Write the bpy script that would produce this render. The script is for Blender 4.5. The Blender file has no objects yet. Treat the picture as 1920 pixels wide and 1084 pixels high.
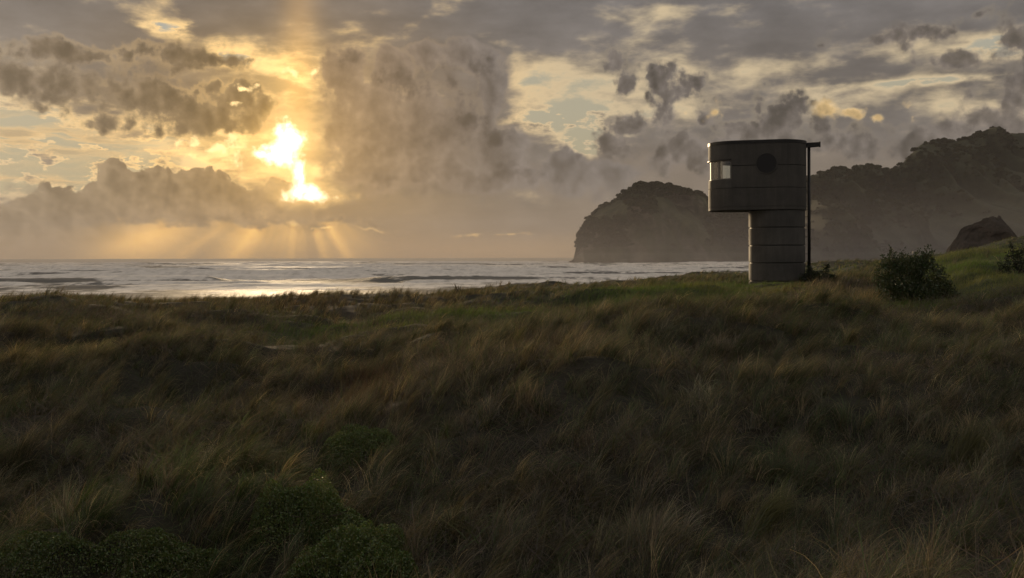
import bpy, math, random
import numpy as np
from math import radians, sin, cos, pi, atan, atan2, hypot

# ---------------------------------------------------------------- basics
SC = bpy.context.scene
COL = SC.collection
F = 1867.0            # focal length, in pixels of the 1920 wide photograph
CAMZ = 9.0            # eye height above the sea
def hor(px): return 484.2 - 0.0025 * px

def at(px, py, d):
    """point seen at photo pixel (px, py) at distance d along the view"""
    return ((px - 960) / F * d, d, CAMZ - (py - hor(px)) / F * d)

def tag(o, label=None, cat=None, group=None, kind=None):
    if label: o['label'] = label
    if cat: o['category'] = cat
    if group: o['group'] = group
    if kind: o['kind'] = kind
    return o

def link(o, parent=None):
    COL.objects.link(o)
    if parent is not None: o.parent = parent
    return o

def empty(name, loc=(0, 0, 0)):
    o = bpy.data.objects.new(name, None)
    o.empty_display_size = 0.3
    o.location = loc
    return link(o)

def np_mesh(name, co, quads=None, tris=None, mat=None, parent=None, smooth=False, col=None, faces=None):
    """fast mesh from numpy arrays"""
    me = bpy.data.meshes.new(name)
    co = np.asarray(co, dtype=np.float32)
    me.vertices.add(len(co))
    me.vertices.foreach_set('co', co.ravel())
    parts, tot = [], []
    if quads is not None and len(quads):
        q = np.asarray(quads, dtype=np.int32); parts.append(q.ravel()); tot.append(np.full(len(q), 4, np.int32))
    if tris is not None and len(tris):
        t = np.asarray(tris, dtype=np.int32); parts.append(t.ravel()); tot.append(np.full(len(t), 3, np.int32))
    li = np.concatenate(parts); tt = np.concatenate(tot)
    st = np.concatenate([[0], np.cumsum(tt)[:-1]]).astype(np.int32)
    me.loops.add(len(li)); me.loops.foreach_set('vertex_index', li)
    me.polygons.add(len(tt)); me.polygons.foreach_set('loop_start', st)
    me.update(calc_edges=True)
    me.polygons.foreach_set('use_smooth', np.full(len(tt), smooth, dtype=bool))
    if col is not None:
        a = me.color_attributes.new('tint', 'FLOAT_COLOR', 'POINT')
        c = np.ones((len(co), 4), np.float32); c[:, :3] = col
        a.data.foreach_set('color', c.ravel())
    o = bpy.data.objects.new(name, me)
    if mat: me.materials.append(mat)
    return link(o, parent)

class MB:
    """collects shapes into one mesh object"""
    def __init__(s): s.v = []; s.f = []
    def add(s, vs, fs):
        n = len(s.v); s.v += [tuple(v) for v in vs]; s.f += [tuple(i + n for i in f) for f in fs]
    def box(s, a, b):
        (x0, y0, z0), (x1, y1, z1) = a, b
        s.add([(x0,y0,z0),(x1,y0,z0),(x1,y1,z0),(x0,y1,z0),(x0,y0,z1),(x1,y0,z1),(x1,y1,z1),(x0,y1,z1)],
              [(3,2,1,0),(4,5,6,7),(0,1,5,4),(1,2,6,5),(2,3,7,6),(3,0,4,7)])
    def tube(s, pts, rad, n=10, cap=True):
        pts = [np.array(p, float) for p in pts]
        rings = []
        for i, p in enumerate(pts):
            d = pts[min(i+1, len(pts)-1)] - pts[max(i-1, 0)]
            d /= max(np.linalg.norm(d), 1e-9)
            a = np.cross(d, (0, 0, 1.0)) if abs(d[2]) < .95 else np.cross(d, (1.0, 0, 0))
            a /= np.linalg.norm(a); b = np.cross(d, a)
            r = rad[i] if isinstance(rad, (list, tuple)) else rad
            rings.append([p + r * (cos(2*pi*k/n) * a + sin(2*pi*k/n) * b) for k in range(n)])
        vs = [v for r in rings for v in r]; fs = []
        for i in range(len(pts)-1):
            for k in range(n):
                k2 = (k+1) % n
                fs.append((i*n+k, i*n+k2, (i+1)*n+k2, (i+1)*n+k))
        if cap:
            fs.append(tuple(range(n-1, -1, -1))); fs.append(tuple((len(pts)-1)*n + k for k in range(n)))
        s.add(vs, fs)
    def build(s, name, mat, parent=None, smooth=False, bevel=0):
        me = bpy.data.meshes.new(name); me.from_pydata(s.v, [], s.f); me.update()
        if smooth: me.polygons.foreach_set('use_smooth', [True] * len(me.polygons))
        me.materials.append(mat)
        o = bpy.data.objects.new(name, me); link(o, parent)
        if bevel:
            m = o.modifiers.new('bevel', 'BEVEL'); m.width = bevel; m.segments = 2; m.limit_method = 'ANGLE'
        return o

# ---------------------------------------------------------------- numpy noise
def _hash(ix, iy, seed):
    h = (ix.astype(np.int64) * 374761393 + iy.astype(np.int64) * 668265263 + seed * 982451653) & 0xffffffff
    h = ((h ^ (h >> 13)) * 1274126177) & 0xffffffff
    h = ((h ^ (h >> 16)) * 2246822519) & 0xffffffff
    return ((h ^ (h >> 15)) & 0xffffff) / float(0xffffff)

def vnoise(x, y, seed=0):
    x = np.asarray(x, float); y = np.asarray(y, float)
    ix = np.floor(x); iy = np.floor(y); fx = x - ix; fy = y - iy
    u = fx*fx*fx*(fx*(fx*6-15)+10); v = fy*fy*fy*(fy*(fy*6-15)+10)
    ix = ix.astype(np.int64); iy = iy.astype(np.int64)
    a = _hash(ix, iy, seed); b = _hash(ix+1, iy, seed); c = _hash(ix, iy+1, seed); d = _hash(ix+1, iy+1, seed)
    return (a*(1-u)+b*u)*(1-v) + (c*(1-u)+d*u)*v          # 0..1

def fbm(x, y, oct=4, seed=0, gain=.5, lac=2.03):
    s = 0; a = 1; t = 0
    for o in range(oct):
        s = s + a * vnoise(x + 17.3*o, y - 9.1*o, seed + o*7); t += a
        a *= gain; x = x*lac; y = y*lac
    return s / t

def sstep(a, b, x):
    t = np.clip((x - a) / (b - a), 0, 1); return t*t*(3-2*t)

# ---------------------------------------------------------------- node helper
class NT:
    def __init__(s, tree): s.t = tree; s.n = tree.nodes; s.l = tree.links
    def put(s, sock, v):
        if isinstance(v, bpy.types.NodeSocket): s.l.new(v, sock)
        else:
            if hasattr(sock.default_value, '__len__') and not hasattr(v, '__len__'): v = (v,) * len(sock.default_value)
            if hasattr(sock.default_value, '__len__') and len(sock.default_value) == 4 and len(v) == 3: v = (*v, 1)
            sock.default_value = v
    def m(s, op, *a, clamp=False):
        n = s.n.new('ShaderNodeMath'); n.operation = op; n.use_clamp = clamp
        for i, v in enumerate(a): s.put(n.inputs[i], v)
        return n.outputs[0]
    def vm(s, op, *a):
        n = s.n.new('ShaderNodeVectorMath'); n.operation = op
        for i, v in enumerate(a): s.put(n.inputs['Scale'] if (op == 'SCALE' and i == 1) else n.inputs[i], v)
        return n.outputs['Value'] if op in ('LENGTH', 'DOT_PRODUCT', 'DISTANCE') else n.outputs[0]
    def add(s, a, b): return s.m('ADD', a, b)
    def sub(s, a, b): return s.m('SUBTRACT', a, b)
    def mul(s, a, b): return s.m('MULTIPLY', a, b)
    def comb(s, x, y, z=0.0):
        n = s.n.new('ShaderNodeCombineXYZ')
        for i, v in enumerate((x, y, z)): s.put(n.inputs[i], v)
        return n.outputs[0]
    def sep(s, v):
        n = s.n.new('ShaderNodeSeparateXYZ'); s.put(n.inputs[0], v); return n.outputs
    def noise(s, vec, scale=1.0, detail=4.0, rough=.5, lac=2.0, dist=0.0, dim='2D', col=False, w=None):
        n = s.n.new('ShaderNodeTexNoise'); n.noise_dimensions = dim
        if dim != '1D': s.put(n.inputs['Vector'], vec)
        if w is not None: s.put(n.inputs['W'], w)
        for k, v in (('Scale', scale), ('Detail', detail), ('Roughness', rough), ('Lacunarity', lac), ('Distortion', dist)):
            s.put(n.inputs[k], v)
        return n.outputs['Color' if col else 'Fac']
    def voro(s, vec, scale=1.0, detail=0.0, rough=.5, feature='F1', smooth=None, dim='2D', out='Distance'):
        n = s.n.new('ShaderNodeTexVoronoi'); n.voronoi_dimensions = dim; n.feature = feature
        s.put(n.inputs['Vector'], vec); s.put(n.inputs['Scale'], scale)
        if 'Detail' in n.inputs: s.put(n.inputs['Detail'], detail); s.put(n.inputs['Roughness'], rough)
        if smooth is not None: s.put(n.inputs['Smoothness'], smooth)
        return n.outputs[out]
    def ss(s, a, b, x, lo=0.0, hi=1.0, kind='SMOOTHSTEP'):
        n = s.n.new('ShaderNodeMapRange'); n.interpolation_type = kind
        for i, v in enumerate((x, a, b, lo, hi)): s.put(n.inputs[i], v)
        return n.outputs[0]
    def mix(s, f, a, b, blend='MIX'):
        n = s.n.new('ShaderNodeMix'); n.data_type = 'RGBA'; n.blend_type = blend
        s.put(n.inputs[0], f); s.put(n.inputs[6], a); s.put(n.inputs[7], b)
        return n.outputs[2]
    def scale(s, c, f): return s.vm('SCALE', c, f)
    def node(s, kind, **kw):
        n = s.n.new(kind)
        for k, v in kw.items(): s.put(n.inputs[k.replace('_', ' ')], v)
        return n

def new_mat(name):
    m = bpy.data.materials.new(name); m.use_nodes = True
    t = NT(m.node_tree); t.n.clear()
    out = t.n.new('ShaderNodeOutputMaterial')
    return m, t, out

SUN_AZ = atan((533 - 960) / F)            # direction of the sun seen through the cloud gap
SUN_EL = radians(5.8)
# ---------------------------------------------------------------- sky: world, as a function of direction only
def sky_px(px, py):
    """photo pixel -> sky coordinates (azimuth, elevation in units of 100 photo pixels)"""
    x = (px - 960) / F; v = (hor(px) - py) / F
    return atan(x) * F / 100, atan(v / math.sqrt(1 + x*x)) * F / 100

def build_world():
    W = bpy.data.worlds.new('World'); SC.world = W; W.use_nodes = True
    t = NT(W.node_tree); t.n.clear()
    out = t.n.new('ShaderNodeOutputWorld')
    d = t.n.new('ShaderNodeTexCoord').outputs['Generated']
    dx, dy, dz = t.sep(d)
    U = t.mul(t.m('ARCTAN2', dx, dy), F / 100)
    V = t.mul(t.m('ARCSINE', t.m('MINIMUM', t.m('MAXIMUM', dz, 0.0), 1.0)), F / 100)
    P = t.comb(U, V, 0.0)
    half = (0.5, 0.5, 0.5)

    def warp(p, scale, amt, detail=2.0, seed=0.0):
        n = t.noise(t.vm('ADD', p, (seed, seed * 1.7, seed * .3)), scale, detail, .55, col=True)
        return t.vm('MULTIPLY_ADD', t.vm('SUBTRACT', n, half), (amt, amt, 0), p)

    def blobs(p, lst, k=.25):
        acc = None
        for (px, py, rx, ry) in lst:
            c = sky_px(px, py); rx /= 100; ry /= 100
            l = t.vm('LENGTH', t.vm('MULTIPLY_ADD', p, (1/rx, 1/ry, 0), (-c[0]/rx, -c[1]/ry, 0)))
            acc = l if acc is None else t.m('SMOOTH_MIN', acc, l, k)
        return t.sub(1.0, acc)

    def bump1(px, py, rx, ry, p=P):
        c = sky_px(px, py); rx /= 100; ry /= 100
        l = t.vm('LENGTH', t.vm('MULTIPLY_ADD', p, (1/rx, 1/ry, 0), (-c[0]/rx, -c[1]/ry, 0)))
        return t.m('EXPONENT', t.mul(t.mul(l, l), -1.0))

    su, sv = sky_px(533, 280)
    sun_d = t.vm('LENGTH', t.vm('SUBTRACT', P, (su, sv, 0)))
    # how far towards the cool side of the sky we look (0 at the sun, 1 away from it)
    away = t.ss(.7, 5.0, sun_d)

    # ---- clear sky behind the clouds
    clear = t.mix(t.ss(0.0, 1.3, V), (.50, .34, .18), (.41, .36, .235))
    clear = t.mix(t.ss(1.2, 3.0, V), clear, (.42, .385, .28))
    clear = t.mix(t.ss(3.0, 5.0, V), clear, (.37, .39, .37))
    near2 = t.m('EXPONENT', t.mul(t.mul(sun_d, sun_d), -.30))

    # ---- high layer: streaky altocumulus, thin parts lit yellow
    wl = warp(P, .5, .55, 1.0, 3.1)
    hp = t.vm('MULTIPLY', wl, (.60, 1.55, 1.0))
    hn = t.noise(hp, .95, 8.0, .53)
    hn2 = t.noise(t.vm('ADD', t.vm('MULTIPLY', P, (.8, 2.1, 1)), (4.2, 1.1, 0)), 1.5, 6.0, .55)
    hn3 = t.noise(t.vm('ADD', t.vm('MULTIPLY', P, (.30, .75, 1)), (1.2, 7.1, 0)), .9, 2.0, .5)
    openings = t.m('MAXIMUM', t.mul(bump1(1065, 222, 95, 26), .85), t.mul(bump1(425, 112, 50, 14), .75))
    openings = t.m('MAXIMUM', openings, t.mul(bump1(1112, 262, 60, 34), .9))
    openings = t.m('MAXIMUM', openings, t.mul(bump1(1885, 85, 50, 20), .75))
    openings = t.m('MAXIMUM', openings, t.mul(bump1(1740, 152, 150, 7), .45))
    openings = t.m('MAXIMUM', openings, t.mul(bump1(40, 290, 330, 72), 1.15))
    openings = t.m('MAXIMUM', openings, t.mul(bump1(320, 50, 60, 14), .42))
    openings = t.mul(openings, t.ss(.30, .62, t.noise(t.vm('MULTIPLY', P, (1.1, 2.6, 1)), 1.7, 5.0, .6), .25, 1.25))
    thin_r = blobs(warp(P, .8, .5, 1, 7.7), [(1080, 150, 170, 80), (1300, 165, 260, 70), (1600, 150, 300, 70), (1800, 90, 160, 40), (1850, 190, 200, 40)], .4)
    thin_l = t.m('MAXIMUM', bump1(330, 60, 90, 40), t.m('MAXIMUM', bump1(30, 200, 110, 40), bump1(560, 120, 120, 50)))
    cv = t.add(t.mul(t.sub(hn, .5), 2.3), t.mul(t.sub(hn2, .5), 1.0))
    cv = t.add(t.add(cv, 1.10), t.mul(t.sub(hn3, .5), .9))
    cv = t.sub(cv, t.mul(openings, 1.55))
    cv = t.sub(cv, t.mul(t.ss(-.3, .6, thin_r), .62))
    cv = t.sub(cv, t.mul(thin_l, .50))
    thick = t.ss(.10, .95, cv)
    lit = t.mix(t.ss(.8, 6.0, sun_d), (1.0, .68, .29), (.60, .485, .31))
    dull = t.mix(away, (.245, .180, .115), (.190, .168, .146))
    dull = t.mix(t.ss(3.2, 4.8, V), dull, t.mix(away, (.225, .180, .135), (.186, .171, .157)))
    dull = t.vm('SCALE', dull, t.ss(.25, .75, hn2, 1.15, .85, 'LINEAR'))
    dull = t.vm('SCALE', dull, t.ss(.25, .75, hn3, 1.20, .80, 'LINEAR'))
    hc = t.mix(thick, lit, dull)
    col = t.mix(t.ss(-.15, .22, cv), clear, hc)
    # flat gold streaks in the clear band at the left
    st = t.noise(t.vm('MULTIPLY', warp(P, 1.3, .22, 2, 1.7), (.60, 4.2, 1)), 1.2, 6.0, .58)
    band = t.m('MAXIMUM', bump1(80, 262, 260, 36), bump1(60, 336, 150, 8))
    band = t.m('MAXIMUM', band, t.mul(bump1(230, 285, 120, 22), .8))
    col = t.mix(t.mul(t.ss(.40, .58, st), band), col, t.mix(t.ss(.50, .70, st), (.68, .48, .24), (.44, .33, .19)))
    # light behind the broken cloud next to the sun
    gl = t.m('MAXIMUM', bump1(470, 285, 150, 62), t.mul(bump1(545, 150, 110, 60), .65))
    gl = t.m('MAXIMUM', gl, t.mul(bump1(560, 345, 70, 50), .9))
    col = t.mix(t.mul(gl, .92), col, t.mix(t.ss(.35, .62, hn2), (1.25, .86, .36), (.62, .42, .17)))

    # ---- cumulus masses
    w1 = warp(P, .8, .38, 1.0, 0.0)
    w2 = warp(w1, 2.4, .14, 2.0, 5.0)
    fb = t.noise(P, 1.35, 9.0, .56)
    bil = t.voro(w2, 1.5, 2.0, .5, 'F1')
    fb2 = t.noise(t.vm('ADD', P, (7.7, 2.2, 0)), 4.2, 7.0, .60)
    bil2 = t.voro(t.vm('MULTIPLY_ADD', t.vm('SUBTRACT', t.noise(P, 5.0, 2.0, .5, col=True), half), (.10, .10, 0), P), 3.6, 1.0, .5, 'F1')
    puff = t.sub(t.add(t.mul(t.sub(fb, .5), 1.9), t.mul(t.sub(fb2, .5), .95)), t.mul(t.sub(bil, .45), .60))
    puff = t.sub(puff, t.mul(t.sub(bil2, .4), .28))
    # relief: the same noise a little nearer to the sun
    tosun = t.vm('NORMALIZE', t.vm('SUBTRACT', (su, sv + .6, 0), P))
    wq = t.vm('MULTIPLY_ADD', tosun, (.14, .14, 0), P)
    relief = t.sub(fb, t.noise(wq, 1.35, 6.0, .56))
    relief = t.add(relief, t.mul(t.sub(bil, t.voro(t.vm('MULTIPLY_ADD', tosun, (.10, .10, 0), w2), 1.5, 2.0, .5, 'F1')), -.42))
    big = t.noise(t.vm('ADD', P, (3.3, 8.1, 0)), .62, 3.0, .5)
    relief2 = t.sub(big, .5)

    def cloud(col, lst, amp, lo, hi, body_a, body_b, rim_near, rim_far, rim_w=(.0, .5), k=.3, p=w2, opac=1.0, shade=1.0, rv=None):
        f = blobs(p, lst, k)
        h = t.m('MULTIPLY_ADD', puff, amp, f)
        mask = t.ss(lo, hi, h)
        if opac != 1.0: mask = t.mul(mask, opac)
        body = t.mix(away, body_a, body_b)
        sh = t.m('ADD', t.m('MULTIPLY_ADD', relief, -1.55 * shade, 1.0), t.mul(relief2, 1.0 * shade))
        sh = t.m('MULTIPLY_ADD', t.sub(fb2, .5), -.45 * shade, sh)
        sh = t.mul(sh, t.ss(-.1, 1.2, h, 1.32, .76))
        body = t.vm('SCALE', body, t.m('MINIMUM', t.m('MAXIMUM', sh, .58), 1.55))
        rim = t.mix(t.ss(.34, .60, hn), t.vm('SCALE', body, 1.2), t.mix(away, rim_near, rim_far))
        if rv: rim = t.mix(t.ss(rv[0], rv[1], V), body, rim)
        c = t.mix(t.ss(rim_w[0], rim_w[1], h), rim, body)
        return t.mix(mask, col, c)

    # far grey-beige sheet low down (thick stratus that the sun rays fall from)
    low = t.m('MULTIPLY_ADD', puff, .40, blobs(w2, [(200, 440, 620, 90), (760, 430, 500, 90), (1200, 400, 400, 110), (1600, 350, 560, 120), (1250, 330, 260, 80), (1060, 340, 160, 60)], .35))
    lowc = t.mix(away, (.265, .185, .100), (.222, .186, .150))
    lowc = t.vm('SCALE', lowc, t.m('ADD', t.m('MULTIPLY_ADD', relief2, .7, 1.0), t.mul(t.sub(hn2, .5), -.35)))
    col = t.mix(t.ss(-.10, .40, low), col, lowc)

    # right hand cumulus, far then near
    col = cloud(col, [(1150, 112, 28, 30), (1172, 160, 26, 34), (1225, 150, 40, 34), (1275, 165, 60, 44), (1250, 215, 54, 50), (1320, 215, 50, 44), (1185, 232, 44, 34), (1165, 285, 80, 50),
                      (1290, 285, 120, 60), (1425, 190, 30, 34), (1470, 205, 60, 50), (1480, 270, 120, 60), (1390, 255, 70, 50), (1600, 275, 110, 36), (1740, 268, 130, 54)],
                .85, -.12, .44, (.20, .15, .105), (.150, .130, .112), (.85, .6, .28), (.36, .30, .205), (-.05, .42), k=.25, rv=(1.9, 2.5))
    col = cloud(col, [(1912, 70, 56, 56), (1905, 165, 80, 90), (1840, 225, 130, 56), (1790, 112, 70, 18), (1860, 40, 60, 22), (1700, 70, 150, 22)],
                .90, -.12, .55, (.22, .17, .12), (.158, .135, .115), (.8, .6, .3), (.33, .28, .20), (-.05, .5), opac=.92, rv=(2.2, 3.0))
    # sun-lit cumulus tops on the right
    col = cloud(col, [(1555, 205, 46, 22), (1600, 214, 36, 20), (1640, 224, 24, 13), (1703, 195, 14, 28), (1712, 215, 12, 14), (1340, 205, 40, 30), (1290, 212, 26, 20)],
                1.1, .05, .75, (.9, .6, .25), (.66, .47, .225), (.8, .5, .2), (.32, .265, .19), (.1, .75), shade=.6, opac=.92)
    # big central mass: a lit back part, then the dark front
    col = cloud(col, [(650, 135, 66, 56), (735, 125, 50, 40), (800, 105, 60, 30), (880, 110, 80, 36), (930, 170, 40, 70), (690, 240, 120, 130), (820, 255, 150, 130),
                      (930, 285, 90, 70), (1050, 305, 80, 46), (720, 330, 160, 48), (900, 335, 200, 42), (1120, 335, 120, 44)],
                .50, -.06, .34, (.245, .172, .104), (.172, .153, .137), (.55, .38, .19), (.27, .22, .165), (-.02, .30), k=.3, shade=.45, rv=(1.7, 2.4))
    col = cloud(col, [(665, 110, 50, 24), (745, 150, 70, 46), (850, 160, 90, 62), (900, 120, 56, 30), (880, 220, 60, 50), (740, 345, 140, 28), (960, 330, 120, 34), (930, 250, 40, 40), (1080, 290, 50, 26)],
                .95, .0, .8, (.19, .137, .088), (.124, .111, .102), (.24, .175, .11), (.18, .155, .133), (.0, .6), k=.3, shade=.6, opac=.85)
    # dark band at the left
    col = cloud(col, [(20, 140, 150, 50), (150, 155, 150, 56), (260, 185, 130, 56), (340, 105, 110, 36), (380, 205, 120, 62), (465, 238, 62, 48),
                      (440, 170, 90, 40), (486, 205, 52, 52), (210, 226, 70, 28), (335, 240, 80, 30), (120, 100, 160, 30), (450, 110, 60, 20)],
                .90, -.16, .58, (.160, .114, .062), (.158, .124, .088), (1.1, .72, .28), (.60, .43, .21), (-.04, .36))
    # low bank at the left, bright lining on its upper edge
    col = cloud(col, [(40, 415, 180, 54), (160, 390, 110, 54), (215, 350, 50, 44), (270, 345, 46, 42), (300, 370, 110, 60), (350, 345, 50, 36), (400, 370, 80, 50), (460, 380, 80, 50), (525, 375, 50, 42), (330, 420, 340, 50)],
                .62, .0, .11, (.215, .150, .082), (.195, .155, .108), (1.15, .78, .36), (.60, .44, .23), (.0, .07), k=.18)

    # ---- warm glow round the sun, standing in the cloud
    glow = t.m('EXPONENT', t.mul(sun_d, -1.5))
    col = t.vm('MULTIPLY_ADD', t.comb(glow, glow, glow), (.62, .36, .08), col)
    wide = t.m('EXPONENT', t.mul(sun_d, -.36))
    col = t.vm('MULTIPLY_ADD', t.comb(wide, wide, wide), (.050, .028, .003), col)
    up = t.mul(t.m('EXPONENT', t.mul(t.m('POWER', t.m('ABSOLUTE', t.sub(U, t.add(su + .20, t.mul(V, .02)))), 2.0), -9.0)),
               t.mul(t.ss(2.0, 2.9, V), t.ss(7.5, 2.2, V)))
    col = t.vm('MULTIPLY_ADD', t.comb(up, up, up), (.30, .165, .035), col)

    # ---- the gap with the sun behind it
    g1 = blobs(w2, [(541, 268, 25, 36), (527, 285, 30, 24), (503, 292, 24, 12), (558, 325, 13, 30), (563, 361, 28, 14), (585, 368, 34, 8)], .2)
    pf2 = t.m('MULTIPLY_ADD', t.sub(fb2, .5), 2.2, t.mul(t.sub(bil2, .4), -.5))
    g1 = t.m('MULTIPLY_ADD', pf2, .75, g1)
    g2 = t.m('MULTIPLY_ADD', pf2, 1.5, blobs(w2, [(441, 292, 24, 32), (428, 276, 22, 18), (465, 158, 24, 10), (452, 190, 24, 8), (598, 128, 12, 16), (545, 140, 24, 10), (340, 268, 46, 14), (385, 282, 34, 12)], .2))
    col = t.mix(t.ss(.0, 1.1, g2), col, (1.35, .98, .46))
    col = t.mix(t.mul(t.ss(-1.7, .45, g1), .72), col, (1.05, .68, .25))
    col = t.mix(t.ss(-.40, 1.0, g1), col, (2.9, 2.4, 1.6))
    # a thin bright lining and a strip of gold under the bank
    g3 = t.m('MULTIPLY_ADD', pf2, 1.3, blobs(w2, [(610, 372, 46, 6), (545, 424, 30, 9), (620, 432, 60, 4), (700, 432, 40, 4), (880, 438, 60, 4), (960, 440, 60, 4)], .2))
    col = t.mix(t.mul(t.ss(.0, 1.2, g3), .8), col, (.85, .58, .25))

    # ---- haze towards the horizon and the sun rays under the cloud
    hz = t.mix(t.ss(.5, 5.0, t.m('ABSOLUTE', t.sub(U, su))), (.36, .24, .105), (.31, .22, .125))
    hz = t.mix(bump1(900, 466, 260, 60), hz, (.46, .31, .165))
    hz = t.mix(t.ss(2.5, 8.0, U), hz, (.27, .23, .185))
    col = t.mix(t.ss(.60, .05, V, 0.0, .8), col, hz)
    ru, rv = sky_px(556, 325)
    ang = t.m('ARCTAN2', t.sub(U, ru), t.m('MAXIMUM', t.sub(rv, V), .05))
    rn = t.noise(None, 2.3, 2.0, .5, dim='1D', w=t.add(ang, 1.35))
    broken = t.noise(t.vm('MULTIPLY', P, (.8, 1.6, 1)), 2.6, 5.0, .6)
    edge = t.ss(.68, .50, t.m('MULTIPLY_ADD', t.sub(broken, .5), .55, V))
    field = t.m('MAXIMUM', bump1(530, 455, 135, 90), t.mul(bump1(285, 460, 90, 60), .75))
    ray = t.mul(t.mul(t.ss(.34, .66, rn), edge), field)
    col = t.vm('MULTIPLY_ADD', t.comb(ray, ray, ray), (.66, .38, .08), col)
    for (a0, w0, bx_, by_, am) in ((-1.13, .085, 285, 455, .85), (-.93, .05, 350, 465, .45), (-.62, .06, 440, 460, .5), (.55, .05, 640, 455, .5)):
        q_ = t.mul(t.sub(ang, a0), 1 / w0)
        r2 = t.mul(t.mul(t.m('EXPONENT', t.mul(t.mul(q_, q_), -1.0)), t.ss(.72, .52, t.m('MULTIPLY_ADD', t.sub(broken, .5), .4, V))), t.mul(bump1(bx_, by_, 110, 60), am))
        col = t.vm('MULTIPLY_ADD', t.comb(r2, r2, r2), (.60, .345, .08), col)
    core = t.mul(edge, bump1(530, 440, 130, 34))
    col = t.vm('MULTIPLY_ADD', t.comb(core, core, core), (.26, .15, .025), col)
    dark = t.mul(t.mul(t.ss(.50, .36, rn), edge), bump1(500, 470, 330, 90))
    col = t.vm('SCALE', col, t.m('MULTIPLY_ADD', dark, -.08, 1.0))

    # deepen the tones
    cr, cg, cb = t.sep(col)
    col = t.comb(*[t.mul(t.m('POWER', t.m('MAXIMUM', c_, 0.0), 1.20), k_) for c_, k_ in ((cr, 1.17), (cg, 1.19), (cb, 1.28))])
    # ---- the sky behind the viewer is duller, heavy cloud
    back = t.ss(.55, -.35, dy)
    col = t.mix(back, col, t.mix(t.ss(.35, .75, hn), (.22, .185, .168), (.135, .128, .122)))
    col = t.mix(t.ss(.28, .75, dz), col, (.44, .405, .37))

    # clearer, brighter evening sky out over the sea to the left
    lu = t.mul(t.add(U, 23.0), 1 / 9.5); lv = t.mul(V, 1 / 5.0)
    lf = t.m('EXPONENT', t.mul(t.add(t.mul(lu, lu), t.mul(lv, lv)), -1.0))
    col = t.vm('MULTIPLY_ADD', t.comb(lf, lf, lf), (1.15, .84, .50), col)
    # the physical sky, low sun, underneath: gives the clear gaps their share
    sky = t.n.new('ShaderNodeTexSky'); sky.sky_type = 'NISHITA'; sky.sun_disc = False
    sky.sun_elevation = SUN_EL; sky.sun_rotation = SUN_AZ
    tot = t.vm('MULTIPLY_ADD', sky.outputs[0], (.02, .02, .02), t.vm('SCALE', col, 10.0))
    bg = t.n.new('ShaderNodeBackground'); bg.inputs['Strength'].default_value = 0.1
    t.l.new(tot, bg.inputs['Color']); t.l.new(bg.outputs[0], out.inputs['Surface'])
    W.cycles.sampling_method = 'MANUAL'; W.cycles.sample_map_resolution = 1024
    return W
build_world()
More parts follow.
